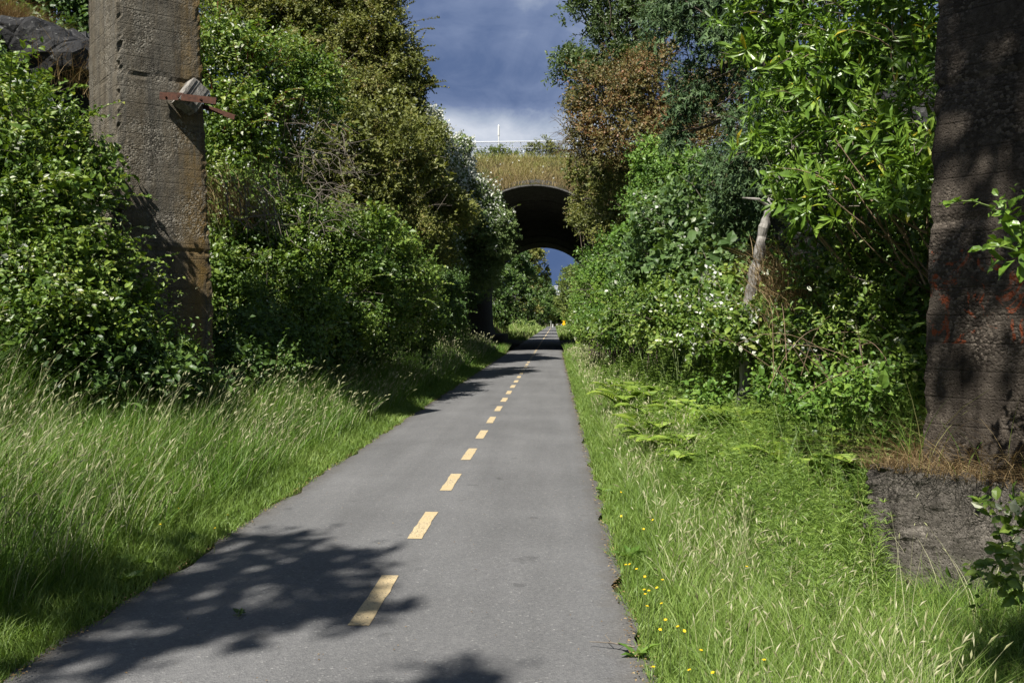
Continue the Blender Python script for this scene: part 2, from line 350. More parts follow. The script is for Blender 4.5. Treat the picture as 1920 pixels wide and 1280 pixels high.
# painted centre line: dashes, then a solid line under the arch
def dash(y0, y1, name='centre_line_dash', step=.1, wd=.056):
    ys = np.linspace(y0, y1, max(2, int((y1 - y0) / step)))
    r_ = np.random.default_rng(int(y0 * 7) + 3)
    o1 = r_.normal(0, .0035, len(ys)); o2 = r_.normal(0, .0035, len(ys))
    V = np.concatenate([np.stack([XC - wd + o1, ys, np.full_like(ys, .016)], -1), np.stack([XC + wd + o2, ys, np.full_like(ys, .016)], -1)])
    n_ = len(ys); i = np.arange(n_ - 1)
    return mk(name, V, [np.stack([i, i + n_, i + n_ + 1, i + 1], -1)], M['paint'], path)
y = 4.83 - 1.965
while y < 53: dash(y, y + .97); y += 1.965
dash(53.6, 300, 'centre_line', 2.0)

# ------------------------------------------------------------------ foliage engine
def nrm(a): return a / (np.linalg.norm(a, axis=-1, keepdims=True) + 1e-9)
TPL = {
 'oval': (np.array([(0,0,0),(.24,.36,.10),(.24,-.36,.10),(.62,.42,.07),(.62,-.42,.07),(1,0,-.16),(.28,0,0),(.66,0,-.02)]),
          [np.array([(0,6,1),(0,2,6),(7,5,3),(7,4,5)]), np.array([(6,7,3,1),(6,2,4,7)])]),
 'long': (np.array([(0,0,0),(.3,.26,.05),(.3,-.26,.05),(.68,.42,.02),(.68,-.42,.02),(1,0,-.16),(.3,0,0),(.7,0,-.04)]),
          [np.array([(0,6,1),(0,2,6),(7,5,3),(7,4,5)]), np.array([(6,7,3,1),(6,2,4,7)])]),
 'fold': (np.array([(0,0,0),(.45,.5,.12),(1,0,-.1),(.45,-.5,.12)]), [np.array([(0,3,2),(0,2,1)])]),
 'lobed': (np.array([(0,0,0),(.3,.2,.03),(.42,.5,.1),(.62,.24,.03),(.8,.38,.06),(1,0,-.1),(.8,-.38,.06),(.62,-.24,.03),(.42,-.5,.1),(.3,-.2,.03)]),
           [np.array([(1,2,3),(3,4,5),(5,6,7),(7,8,9)]), np.array([(0,9,7,1),(1,7,5,3)])]),
 'needle': (np.array([(0,.5,0),(0,-.5,0),(1,0,0)]), [np.array([(0,1,2)])]),
}
def leaf_arrays(Pp, D, Nn, L, W, tpl, tint):
    t, fs = TPL[tpl]
    S = nrm(np.cross(D, Nn)); N2 = np.cross(S, D)
    L = np.broadcast_to(L, (len(Pp),)); W = np.broadcast_to(W, (len(Pp),))
    V = (Pp[:, None] + D[:, None] * (t[None, :, 0:1] * L[:, None, None]) + S[:, None] * (t[None, :, 1:2] * W[:, None, None]) + N2[:, None] * (t[None, :, 2:3] * L[:, None, None]))
    k = len(t); base = np.arange(len(Pp))[:, None, None] * k
    return V.reshape(-1, 3), [(base + f[None]).reshape(-1, f.shape[1]) for f in fs], np.repeat(tint, k)
def rdir(r_, n): return nrm(r_.normal(size=(n, 3)))

def foliage(r_, lobes, leaf=.07, width=.6, tpl='fold', cover=2.2, per=7, twig=.22, sub=11, subr=.42, droop=0., up=.5, spread=.55, maxn=400000, zmin=None, jitter=0.12, nbias=(-.18, -.5, .5), nout=.65):
    """lobes (k,4) -> leaf mesh arrays. Each lobe carries sub-clumps; each clump carries twigs; each twig carries leaves."""
    lob = np.asarray(lobes, float)
    ns = int(sub * 2.2); subr = subr * .57
    cs = np.repeat(lob, ns, 0); d = rdir(r_, len(cs)); d[:, 2] = np.where(d[:, 2] < -.35, -d[:, 2], d[:, 2])
    rs = cs[:, 3] * subr * r_.uniform(.65, 1.35, len(cs))
    pc = cs[:, :3] + d * (cs[:, 3] * r_.uniform(.35, 1.2, len(cs)) * (1 + .34 * wob(cs[:, 0] + d[:, 0] * 1.3, cs[:, 1] + d[:, 2] * 1.7 + d[:, 1], 1.6)))[:, None]
    area = 4 * np.pi * rs ** 2
    nl = cover * area / (leaf * leaf * width * .6) * .5
    ntw = np.maximum(2, (nl / per)).astype(int)
    if ntw.sum() * per > maxn: ntw = np.maximum(1, (ntw * (maxn / (ntw.sum() * per)))).astype(int)
    idx = np.repeat(np.arange(len(cs)), ntw); n = len(idx)
    ctint = r_.uniform(0, 1, len(cs))
    dd = rdir(r_, n)
    dd = nrm(dd + d[idx] * .55)
    pt = pc[idx] + dd * (rs[idx] * r_.uniform(.25, 1.0, n) ** .5)[:, None] + r_.normal(size=(n, 3)) * (lob[:, 3].mean() * jitter * .5)
    T = nrm(dd * .9 + r_.normal(size=(n, 3)) * .5 + np.array([0, 0, up * .5 - droop]))
    tl = twig * r_.uniform(.5, 1.4, n)
    q = np.repeat(np.arange(n), per); s = np.tile((np.arange(per) + .5) / per, n) + r_.uniform(-.06, .06, n * per)
    pos = pt[q] + T[q] * (tl[q] * s)[:, None] - np.array([0, 0, 1]) * (droop * .5 * tl[q] * s ** 2)[:, None]
    side = nrm(np.cross(T, rdir(r_, n)))
    ang = np.tile(np.arange(per), n) * 2.4 + r_.uniform(0, .8, n * per)
    s2 = np.cross(T, side)
    sd = side[q] * np.cos(ang)[:, None] + s2[q] * np.sin(ang)[:, None]
    D = nrm(T[q] * .55 + sd * spread * 1.4 + r_.normal(size=(n * per, 3)) * .25 + np.array([0, 0, -droop * .6]))
    Nn = nrm(np.array(nbias) + dd[q] * nout + r_.normal(size=(n * per, 3)) * .5)
    L = leaf * r_.uniform(.5, 1.45, n * per) * np.repeat(r_.uniform(.8, 1.2, n) * r_.choice([.7, .95, 1.05, 1.5], len(cs), p=[.3, .3, .25, .15])[idx], per)
    tint = np.clip(ctint[idx][q] * .5 + r_.uniform(0, .5, n * per) + (r_.uniform(size=n * per) > .985) * .4, 0, 1)
    if zmin is not None:
        k = pos[:, 2] > zmin(pos[:, 0], pos[:, 1])
        pos, D, Nn, L, tint = pos[k], D[k], Nn[k], L[k], tint[k]
    return leaf_arrays(pos, D, Nn, L, L * width, tpl, tint), (pt, T, tl)

def limbs(r_, base, lobes, r0, kind='tree', thin=.35, sides=6, n_sub=2):
    mb = MB(); base = np.asarray(base, float); lob = np.asarray(lobes, float)
    cen = np.average(lob[:, :3], axis=0, weights=lob[:, 3] ** 2)
    if kind == 'tree':
        top = cen + np.array([0, 0, .2 * (cen[2] - base[2])])
        ts = np.linspace(0, 1, 7)
        main = base + (top - base) * ts[:, None] + (r_.normal(size=(7, 3)) * np.array([1, 1, .2]) * .05 * np.linalg.norm(top - base)) * (ts * (1 - ts) * 3)[:, None]
        mb.tube(main, r0 * (1 - .75 * ts) * (1 + .5 * np.exp(-ts * 12)), sides + 2)
        for c in lob:
            t0 = r_.uniform(.35, .85); a = main[0] + 0; k = t0 * 6; kk = int(k); a = main[kk] + (main[min(kk + 1, 6)] - main[kk]) * (k - kk)
            b = c[:3]; m1 = (a + b) / 2 + r_.normal(size=3) * .15 * np.linalg.norm(b - a) + np.array([0, 0, .1 * np.linalg.norm(b - a)])
            tt = np.linspace(0, 1, 6)[:, None]
            q = (1 - tt) ** 2 * a + 2 * tt * (1 - tt) * m1 + tt ** 2 * b
            ra = max(.012, r0 * thin * (1 - .5 * t0))
            mb.tube(q, ra * (1 - .8 * tt[:, 0]) + .006, sides - 1)
            for _ in range(n_sub):
                e = b + rdir(r_, 1)[0] * c[3] * r_.uniform(.7, 1.0); s0 = q[r_.integers(2, 5)]
                mm = (s0 + e) / 2 + r_.normal(size=3) * .12 * c[3]
                mb.tube((1 - tt) ** 2 * s0 + 2 * tt * (1 - tt) * mm + tt ** 2 * e, ra * .4 * (1 - .85 * tt[:, 0]) + .004, 4)
    else:
        for c in lob:
            for _ in range(n_sub):
                b = c[:3] + rdir(r_, 1)[0] * c[3] * r_.uniform(.5, 1.05)
                o = np.array([r_.normal() * .3 * c[3] + c[0] * .5 + cen[0] * .5, r_.normal() * .3 * c[3] + c[1] * .5 + cen[1] * .5, 0]); o[2] = terrain(o[0], o[1]) - .05
                m1 = o * .4 + b * .6 + np.array([0, 0, .35 * abs(b[2] - o[2])]) + r_.normal(size=3) * .15
                tt = np.linspace(0, 1, 8)[:, None]
                mb.tube((1 - tt) ** 2 * o + 2 * tt * (1 - tt) * m1 + tt ** 2 * b, r0 * r_.uniform(.6, 1.3) * (1 - .75 * tt[:, 0]) + .002, 4)
    return mb

def lobes_px(L): return np.array([[*P(a, b, c), r] for a, b, c, r in L])
seed = [100]
def plant(name, label, cat, lobes, m, leaf, spec={}, trunk=None, base=None, stem_mat='bark', r0=.02, group=None, blossom=None, part='foliage', world=False, nstem=2, sprays=None):
    seed[0] += 1; r_ = np.random.default_rng(seed[0])
    lob = np.asarray(lobes, float) if world else lobes_px(lobes)
    cen = lob[:, :3].mean(0)
    if base is None: base = (cen[0], cen[1])
    bz = float(terrain(base[0], base[1]))
    root = thing(name, (base[0], base[1], bz), label, cat, group)
    kw = dict(leaf=leaf); kw.update(spec)
    (V, Fs, T), tw = foliage(r_, lob, zmin=lambda x, y: terrain(x, y) + .02, **kw)
    sp = MB(); sp_st = MB()
    sp.add(V, Fs, T)
    if sprays is None: sprays = (int(len(lob) * 7), .85 * lob[:, 3].mean(), .5)
    if sprays[0]:
        ns, sl_, dr = sprays; tp = kw.get('tpl', 'fold'); wd_ = kw.get('width', .6)
        li_ = r_.choice(len(lob), ns, p=lob[:, 3] ** 2 / (lob[:, 3] ** 2).sum())
        for q_ in li_:
            d0 = rdir(r_, 1)[0]; d0[2] = abs(d0[2]) * .8 - .1; d0[1] -= .25; d0 = nrm(d0); o_ = lob[q_, :3] + d0 * lob[q_, 3] * .7
            ln_ = sl_ * r_.uniform(.5, 1.3); s_ = np.linspace(0, 1, 9)[:, None]
            q3 = o_ + d0 * ln_ * s_ + np.array([0, 0, .45 * ln_]) * s_ - np.array([0, 0, dr * ln_]) * s_ ** 2 + r_.normal(size=3) * .1 * ln_ * s_ ** 2
            sp_st.tube(q3[::2], np.linspace(.006, .002, 5) * (1 + lob[0, 1] / 25), 4)
            n_ = max(6, int(ln_ / (leaf * .38))); u_ = np.sort(r_.uniform(.15, 1, n_)); pp_ = np.stack([np.interp(u_, s_[:, 0], q3[:, z_]) for z_ in range(3)], 1)
            tt_ = nrm(q3[-1] - q3[0]); sd_ = nrm(np.cross(tt_, [0, 0, 1.])) * np.where(np.arange(n_) % 2, 1, -1)[:, None]
            V2, F2, T2 = leaf_arrays(pp_, nrm(sd_ + tt_ * .6 + .35 * rdir(r_, n_)), nrm(np.array([-.18, -.5, .5]) + .6 * rdir(r_, n_)), leaf * r_.uniform(.7, 1.35, n_), leaf * wd_ * r_.uniform(.8, 1.2, n_), tp, np.clip(r_.uniform(.3, 1, n_), 0, 1)); sp.add(V2, F2, T2)
    mk(part, np.concatenate(sp.v), [np.concatenate(x) for x in sp.f.values()], M[m], root, np.concatenate(sp.t))
    if trunk is None and lob[0, 1] < 45 and cat == 'bush':
        tw_ = MB()
        for _ in range(len(lob) * 5):
            c_ = lob[r_.integers(len(lob))]; d0 = rdir(r_, 1)[0]; d0[1] -= .4; d0[2] = abs(d0[2]) * .7; d0 = nrm(d0); a_ = c_[:3] + d0 * c_[3] * .55; l_ = c_[3] * r_.uniform(.5, 1.1)
            m_ = a_ + d0 * l_ * .5 + r_.normal(size=3) * .12 * l_; e_ = a_ + d0 * l_ + r_.normal(size=3) * .25 * l_; f_ = m_ + nrm(d0 + r_.normal(size=3) * .6) * l_ * .5; rr_ = .0035 * (1 + lob[0, 1] / 14)
            tw_.tube([a_, m_, e_], [rr_, rr_ * .8, rr_ * .35], 4, r_.uniform()); tw_.tube([m_, (m_ + f_) / 2 + r_.normal(size=3) * .03, f_], [rr_ * .6, rr_ * .5, rr_ * .25], 3, r_.uniform())
        tw_.build('twig_clumps', M['twig'], root)
    if sp_st.n: sp_st.build('cane_clumps', M[stem_mat], root)
    if trunk is not None:
        limbs(r_, (base[0], base[1], bz - .3), lob, trunk).build('trunk', M[stem_mat], root, True)
    elif nstem:
        limbs(r_, (base[0], base[1], bz), lob, r0, 'shrub', n_sub=nstem).build('stem_clumps', M[stem_mat], root, True)
    if blossom:
        nb, size, bias = blossom
        pt, TT, tl = tw
        k = r_.choice(len(pt), min(nb * 6, len(pt)), replace=False)
        sc_ = (pt[k] @ np.array([-.25, -.45, .7])) - (cen @ np.array([-.25, -.45, .7])); k = k[np.argsort(-(sc_ + r_.normal(size=len(k)) * bias))][:nb]
        c0 = pt[k] + TT[k] * tl[k][:, None] * .9
        per = 5; q = np.repeat(np.arange(len(k)), per)
        D = nrm(rdir(r_, len(q)) + np.array([-.1, -.25, .5])); pos = c0[q] + D * size * .4 + r_.normal(size=(len(q), 3)) * size * .7
        V, Fs, T = leaf_arrays(pos, nrm(rdir(r_, len(q)) * 1. + np.array([0, 0, .2])), nrm(D + .3 * rdir(r_, len(q))), size * r_.uniform(.7, 1.3, len(q)), size * .9, 'fold', r_.uniform(0, 1, len(q)))
        b = mk('blossom', V, Fs, M['white'], root, T); tag(b, kind='stuff')
    return root

# ================================================================== built things
D1 = np.array([.755, .656, 0]); D2 = np.array([-.656, .755, 0])   # the piers stand skewed to the path
def shaft(mb, corner, w0, w1, z0, z1, seedn, rough=.004, lift=None, joints=(), step=.05, chip=.05, side=None):
    """square pier with near corner, faces along D1 and D2; w0/w1 width at z0/z1; worn edges and pour joints"""
    r_ = np.random.default_rng(seedn)
    cx = np.asarray(corner, float)[:2]; zs = np.arange(z0, z1 + 1e-6, step)
    m = 26; per = np.concatenate([np.stack([np.linspace(0, 1, m, endpoint=False), np.zeros(m)], 1), np.stack([np.ones(m), np.linspace(0, 1, m, endpoint=False)], 1),
                                  np.stack([np.linspace(1, 0, m, endpoint=False), np.ones(m)], 1), np.stack([np.zeros(m), np.linspace(1, 0, m, endpoint=False)], 1)])
    k = (zs - z0) / (z1 - z0); wd = w0 + (w1 - w0) * k
    sd = side or (w0, w1); wb = sd[0] + (sd[1] - sd[0]) * k
    cen = cx + D1[:2] * (w0 / 2) + D2[:2] * (sd[0] / 2)
    ca, cb = (wd / 2, wb / 2) if side else (np.full_like(wd, w0 / 2), np.full_like(wd, w0 / 2))
    a = per[:, 0] - .5; b = per[:, 1] - .5
    A = a[None] * wd[:, None]; B = b[None] * wb[:, None]
    # worn arrises: pull points near the corners in by a noisy amount
    dist = np.minimum(.5 - np.abs(a), .5 - np.abs(b)) + np.maximum(np.abs(a), np.abs(b)) * 0
    cd = np.minimum(.5 - np.abs(a), 9) + np.minimum(.5 - np.abs(b), 9)
    worn = np.exp(-(cd * 22) ** 1.2)
    nz = np.abs(wob(zs[:, None] * 3 + a[None] * 9, b[None] * 11 + zs[:, None] * 5.1, 2.2)) * .6 + np.abs(wob(zs[:, None] * 9, a[None] * 23 + b[None] * 31, 3.1)) * .4
    pull = rough * wob(zs[:, None] * 5, a[None] * 17 + b[None] * 23, 2.3) * wob(zs[:, None] * 3.1 + 2, a[None] * 9 - b[None] * 13, 1.7) + chip * worn[None] * (.12 + nz ** 2 * 1.6) + .003 * wob(zs[:, None] * 2, a[None] * 5 + b[None] * 7, 1)
    for j in joints: pull += .02 * np.exp(-((zs[:, None] - j - .012 * np.sin(a[None] * 14 + b[None] * 9)) / .022) ** 2) * (.6 + nz)
    sc_ = 1 - pull / (wd[:, None] * .5)
    A, B = A * sc_, B * sc_
    A = A + ca[:, None]; B = B + cb[:, None]
    V = np.stack([cx[0] + A * D1[0] + B * D2[0], cx[1] + A * D1[1] + B * D2[1], np.repeat(zs[:, None], len(a), 1)], -1)
    n_ = len(a); nz_ = len(zs)
    i = np.arange(nz_ - 1)[:, None] * n_; j = np.arange(n_)[None]; jn = (j + 1) % n_
    F = np.stack([i + j, i + jn, i + n_ + jn, i + n_ + j], -1).reshape(-1, 4)
    capc = np.array([[cen[0], cen[1], z1 + (lift or 0)]]); top = (nz_ - 1) * n_
    tri = np.stack([top + np.arange(n_), top + (np.arange(n_) + 1) % n_, np.full(n_, nz_ * n_)], -1)
    mb.add(np.concatenate([V.reshape(-1, 3), capc]), [F, tri])
    return cen

# pier among the brambles, with the bolted timber stub
pc = np.array([-5.33, 11.0])
t = thing('concrete_pier', (-5.33, 11.9, 0), 'tall weathered concrete pier with a timber stub bolted on, rising from the brambles', 'concrete pier')
mb = MB(); shaft(mb, pc + np.array([-.02, -.05]), 1.27, .98, -.4, 7.4, 5, joints=(2.55, 4.72), chip=.06, side=(1.55, 1.3)); mb.build('shaft', M['pier'], t)
def facept(px, py, out=0.):   # point on the pier's front face seen there
    o = np.array([0, 0, 1.65]); d = P(px, py, 10.) - o; n = np.array([D1[1], -D1[0], 0]); p0 = np.array([pc[0], pc[1] - .05 + .0, 0])
    k = np.dot(p0 - o, n) / np.dot(d, n); return o + d * k + n * out
NF = np.array([D1[1], -D1[0], 0]); UP = np.array([0, 0, 1.])
c = facept(352, 186)
ang = R(33); ax = D1 * math.cos(ang) - UP * math.sin(ang) * -1; ax = nrm(D1 * math.cos(R(57)) + UP * math.sin(R(57))); ay = nrm(np.cross(NF, ax))
mb = MB()
r_ = np.random.default_rng(3)
for q in range(6):                                             # split planks of the stub
    mb.obox(c + NF * (.10 + r_.uniform(-.006, .012)) + ay * (q - 2.5) * .043, ax * (.175 + r_.uniform(-.008, .014)), ay * .0195, NF * .17, r_.uniform())
mb.build('timber_stub', M['timber'], t)
def angle_bar(a, b, wv, wn, th=.008):
    d = nrm(b - a); L = np.linalg.norm(b - a) / 2; cc = (a + b) / 2; v = nrm(UP - d * np.dot(UP, d)); n = np.cross(d, v)
    m_ = MB(); m_.obox(cc, d * L, v * wv / 2, n * th / 2); m_.obox(cc + v * (wv / 2 + th / 2) - n * (wn / 2 - th / 2), d * L, v * th / 2, n * wn / 2); return m_
a0 = facept(297, 182, .05); a1 = facept(330, 190, .28)
br = angle_bar(a0, a1, .085, .06).build('bracket', M['rust'], t)
for q in (.25, .8):
    mb = MB(); e = a0 + (a1 - a0) * q; mb.tube([e - NF * .0, e + nrm(np.array([.3, -1, 0])) * .03], .014, 8); mb.build('bolt', M['rust'], br)
b0 = facept(326, 191, .285); b1 = b0 + (D1 * .62 + NF * -.05 + UP * .03)
br2 = angle_bar(b0, b0 + nrm(P(405, 190, 11.15) - b0) * np.linalg.norm(P(405, 190, 11.15) - b0), .075, .07).build('bracket', M['rust'], t)
mb = MB(); e = b0 * .45 + P(405, 190, 11.15) * .55; mb.tube([e, e + NF * .03], .013, 8); mb.build('bolt', M['rust'], br2)
a = P(394, 205, 11.75); b = P(440, 221, 11.5)
angle_bar(a - nrm(b - a) * .16, b, .05, .05).build('bracket', M['rust'], t)

# pier on a rough plinth beside the path
pl = np.array([3.55, 5.62])
wR = 1.3
t = thing('concrete_pier', (3.5, 6.55, 0), 'dark shaded concrete pier with orange paint smears on a rough plinth', 'concrete pier')
cR = np.array([2.7, 6.6]) - D2[:2] * 0
near = np.array([2.6, 6.6]) - D2[:2] * wR                         # far corner of the visible face at (2.69, 6.6)
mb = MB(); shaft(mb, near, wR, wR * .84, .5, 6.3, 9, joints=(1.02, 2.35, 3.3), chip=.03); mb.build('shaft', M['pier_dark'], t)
PE = .3
pcn = near - (D1[:2] + D2[:2]) * PE
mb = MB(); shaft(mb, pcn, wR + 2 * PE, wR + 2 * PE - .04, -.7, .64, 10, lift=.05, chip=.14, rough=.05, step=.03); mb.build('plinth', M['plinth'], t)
PL_C = near + (D1[:2] + D2[:2]) * wR / 2

# arch tunnel
HW = 4.42; NY = 9
def arch_profile(off=0., crown=0.):
    th = np.linspace(0, np.pi, 41)
    sp = 4.3
    arc = np.stack([-np.cos(th) * (HW + off), np.sin(th) * (HW + off) + sp + crown], 1)
    zz = np.array([-.5, 0, .4, .8, 1.2, 1.6, 2.1, 2.8, 3.6])
    wx = HW + off - .62 * np.exp(-np.maximum(zz, 0) / .9) * (1 if off == 0 else 0)
    l = np.stack([-wx, zz + crown * zz / sp], 1); rr = np.stack([wx[::-1], (zz + crown * zz / sp)[::-1]], 1)
    return np.concatenate([l, arc, rr])
def tunnel_mesh():
    ys = np.linspace(48, 80, NY); V = []; 
    for off in (0., .38):
        for yy in ys:
            p = arch_profile(off, -.6 * (yy - 48) / 32)
            V.append(np.stack([p[:, 0] + XC, np.full(len(p), yy), p[:, 1]], 1))
    n_ = len(V[0]); V = np.concatenate(V)
    i = np.arange(NY - 1)[:, None] * n_; j = np.arange(n_ - 1)[None]
    Fi = np.stack([i + j, i + n_ + j, i + n_ + j + 1, i + j + 1], -1).reshape(-1, 4); o = NY * n_
    Fo = Fi[:, ::-1] + o
    j = np.arange(n_ - 1); e0 = np.stack([j, j + 1, o + j + 1, o + j], -1); k = (NY - 1) * n_; e1 = np.stack([k + j + 1, k + j, k + o + j, k + o + j + 1], -1)
    return V, [np.concatenate([Fi, Fo, e0, e1])]
t = thing('arch_tunnel', (XC, 48, 0), 'dark concrete arch tunnel carrying a grassy embankment over the path', 'tunnel')
V, Fs = tunnel_mesh(); mk('vault', V, Fs, M['tunnel'], t)
p = arch_profile(.0); th = np.linspace(.12, np.pi - .12, 40)
mb = MB(); ri, ro = HW - .03, HW + .05
q = []
for yy, r1 in ((47.34, ri), (47.34, ro), (48.02, ro), (48.02, ri)): q.append(np.stack([XC - np.cos(th) * r1, np.full(40, yy), 4.3 + np.sin(th) * r1], 1))
V = np.concatenate(q); j = np.arange(39); Fr = []
for a, b in ((0, 1), (1, 2), (2, 3), (3, 0)): Fr.append(np.stack([a*40+j, b*40+j, b*40+j+1, a*40+j+1], -1))
mb.add(V, Fr + [np.array([[0, 40, 80, 120], [159, 119, 79, 39]])]); mb.build('arch_rim', M['tunnel'], t)
for s in (-1, 1):
    mb = MB(); x0 = XC + s * 4.0; mb.box((min(x0, x0 + s * -1.0), 48.5, -.5), (max(x0, x0 + s * -1.0), 79.6, .62)); mb.build('footing', M['plinth'], t)
# ribs at panel joints inside the vault
for yy in (52.5, 57, 61.5, 66, 70.5, 75):
    th = np.linspace(0, np.pi, 30); cz = 4.3 - .6 * (yy - 48) / 32; r1 = HW - .05; q = []
    for y2, rr in ((yy - .06, r1), (yy + .06, r1), (yy + .06, HW + .02), (yy - .06, HW + .02)): q.append(np.stack([XC - np.cos(th) * rr, np.full(30, y2), cz + np.sin(th) * rr], 1))
    mb = MB(); j = np.arange(29); mb.add(np.concatenate(q), [np.stack([a*30+j, b*30+j, b*30+j+1, a*30+j+1], -1) for a, b in ((0, 1), (1, 2), (3, 0))]); mb.build('rib', M['tunnel'], t)

# embankment over the tunnel (terrain)
def emb_z(x, y): return 10.75 + .12 * wob(x, y, .7) - .5 * np.clip((np.abs(x - XC) - 14) / 20, 0, 1)
xs = np.concatenate([np.arange(-60, -12, 3.), np.arange(-12, 10, .25), np.arange(10, 60, 3.)])
def face(y_edge, sgn, crown):
    rows = []
    lowz = np.where(np.abs(xs - XC) < HW + .03, 4.3 + crown + np.sqrt(np.maximum((HW + .03) ** 2 - (xs - XC) ** 2, 0)), -1.0)
    for k in np.linspace(0, 1, 16):
        ztop = emb_z(xs, 0 * xs + y_edge); z = lowz + (ztop - lowz) * k
        yy = y_edge + sgn * np.clip(z - 8.62, 0, 9) * 1.5 + .15 * wob(xs, z, 1.1)
        rows.append(np.stack([xs, yy, z], 1))
    return rows
rows = face(47.55, 1, 0.)
back = face(80.0, -1, -.6)[::-1]
mid = [np.stack([xs, np.full_like(xs, yy), emb_z(xs, yy)], 1) for yy in np.linspace(53.5, 74.5, 8)]
rows = rows + mid + back
V = np.concatenate(rows); n_ = len(xs); i = np.arange(len(rows) - 1)[:, None] * n_ + np.arange(n_ - 1)[None]
tag(mk('embankment_terrain', V, [np.stack([i, i + 1, i + n_ + 1, i + n_], -1).reshape(-1, 4)], M['soil'], smooth=True), kind='structure')

# chain-link fence on the embankment
FY = 53.6; fz0 = 10.85; fz1 = 12.2; x0f, x1f = -13., 9.
t = thing('chain_link_fence', (XC, FY, fz0), 'galvanised chain-link fence along the top of the grassy embankment', 'fence')
for zz in (fz1, fz1 - .36):
    mb = MB(); mb.tube([(x0f, FY, zz), (x1f, FY, zz)], .036 if zz == fz1 else .026, 8); mb.build('rail', M['galv'], t)
px_ = x0f
while px_ <= x1f + .01:
    mb = MB(); mb.tube([(px_, FY + .05, fz0 - .4), (px_, FY + .05, fz1 - .03)], .032, 8); mb.build('post', M['galv'], t); px_ += 2.75
mb = MB(); hh = fz1 - fz0; pit = .12
for s in (-1, 1):
    xx = np.arange(x0f, x1f - hh, pit)
    a = np.stack([xx + (0 if s > 0 else hh), np.full_like(xx, FY - .045 - .004 * s), np.full_like(xx, fz0)], 1); b = a + np.array([hh * s, 0, hh])
    for k in range(3):
        pass
    r0_ = .0055; off = np.array([(0, -1, 0), (.87, .5, 0), (-.87, .5, 0)]) * r0_
    V = np.concatenate([a[:, None] + off[None], b[:, None] + off[None]], 1).reshape(-1, 3); q = np.arange(len(xx))[:, None, None] * 6
    mb.add(V, [(q + np.array([[(0, 1, 4, 3), (1, 2, 5, 4), (2, 0, 3, 5)]])).reshape(-1, 4)])
mb.build('wire_mesh', M['galv'], t)
# slim white pole beyond the fence
pt = P(935, 234, 66)
t = thing('lamp_pole', (pt[0], 66, 10.7), 'slim white pole standing behind the chain-link fence', 'pole')
mb = MB(); mb.tube([(pt[0], 66, 10.6), (pt[0], 66, pt[2] - .8)], .045, 8); mb.build('shaft', M['white_paint'], t)
mb = MB(); mb.tube([(pt[0], 66, pt[2] - .85), (pt[0], 66, pt[2] - .75), (pt[0], 66, pt[2] - .1), (pt[0], 66, pt[2])], [.045, .075, .07, .03], 10); mb.build('lamp_head', M['white_paint'], t)

# road bridge far down the path
OY = 330
def Z(py, Y): return P(1045, py, Y)[2]
t = thing('road_bridge', (XC, OY, 0), 'pale concrete road bridge with railings far away beyond the tunnel', 'bridge')
mb = MB(); mb.box((-45, OY, Z(556, OY)), (45, OY + 9, Z(549, OY))); mb.build('deck', M['far_concrete'], t)
mb = MB(); mb.box((-45, OY - .4, Z(548.6, OY)), (45, OY - .003, Z(545.5, OY))); mb.build('parapet', M['white_paint'], t)
for py in (542.5, 539.5, 536.5):
    mb = MB(); mb.box((-45, OY - .3, Z(py + .65, OY)), (45, OY - .1, Z(py - .65, OY))); mb.build('rail', M['white_paint'], t)
for xx in np.arange(-44, 45, 4.):
    mb = MB(); mb.box((xx - .1, OY - .09, Z(545.4, OY)), (xx + .1, OY + .08, Z(536.5, OY))); mb.build('rail_post', M['white_paint'], t)
for xx in (-14, 10):
    mb = MB(); mb.box((xx - .7, OY + 2, -.3), (xx + .7, OY + 6, Z(556.2, OY))); mb.build('pier', M['far_concrete'], t)
# bollards and signs at the end of the path
for px, lab in ((1036.5, 'white bollard nearest the grey post at the far path end'), (1044.5, 'white bollard in the middle of the far path end'), (1052.5, 'white bollard beside the yellow signs at the far path end')):
    yb = 262; b = P(px, 604, yb)
    t = thing('bollard', (b[0], yb, 0), lab, 'bollard', 'white bollards closing the far end of the path')
    mb = MB(); mb.tube([(b[0], yb, -.05), (b[0], yb, .75)], .13, 10); mb.build('post', M['white_paint'], t)
    mb = MB(); mb.tube([(b[0], yb, .75), (b[0], yb, .88), (b[0], yb, .95)], [.15, .15, .06], 10); mb.build('cap', M['white_paint'], t)
b = P(1057.3, 604, 255)
t = thing('warning_sign', (b[0], 255, 0), 'pair of yellow diamond warning signs on one post at the far path end', 'sign')
mb = MB(); mb.tube([(b[0], 255, -.1), (b[0], 255, 2.2)], .05, 8); mb.build('post', M['steel_post'], t)
for zc, hs in ((1.95, .5), (1.05, .45)):
    mb = MB(); mb.obox((b[0], 254.9, zc), np.array([1, 0, 1]) * hs * .6, np.array([-1, 0, 1]) * hs * .6, np.array([0, .02, 0])); mb.build('sign_plate', M['sign_yellow'], t)
b = P(1033, 604, 258)
t = thing('wooden_post', (b[0], 258, 0), 'tall thin grey post left of the far bollards', 'post')
mb = MB(); mb.tube([(b[0], 258, -.1), (b[0], 258, 2.0)], .12, 8); mb.tube([(b[0], 258, 2.0), (b[0], 258, 2.1)], [.12, .05], 8); mb.build('shaft', M['steel_post'], t)

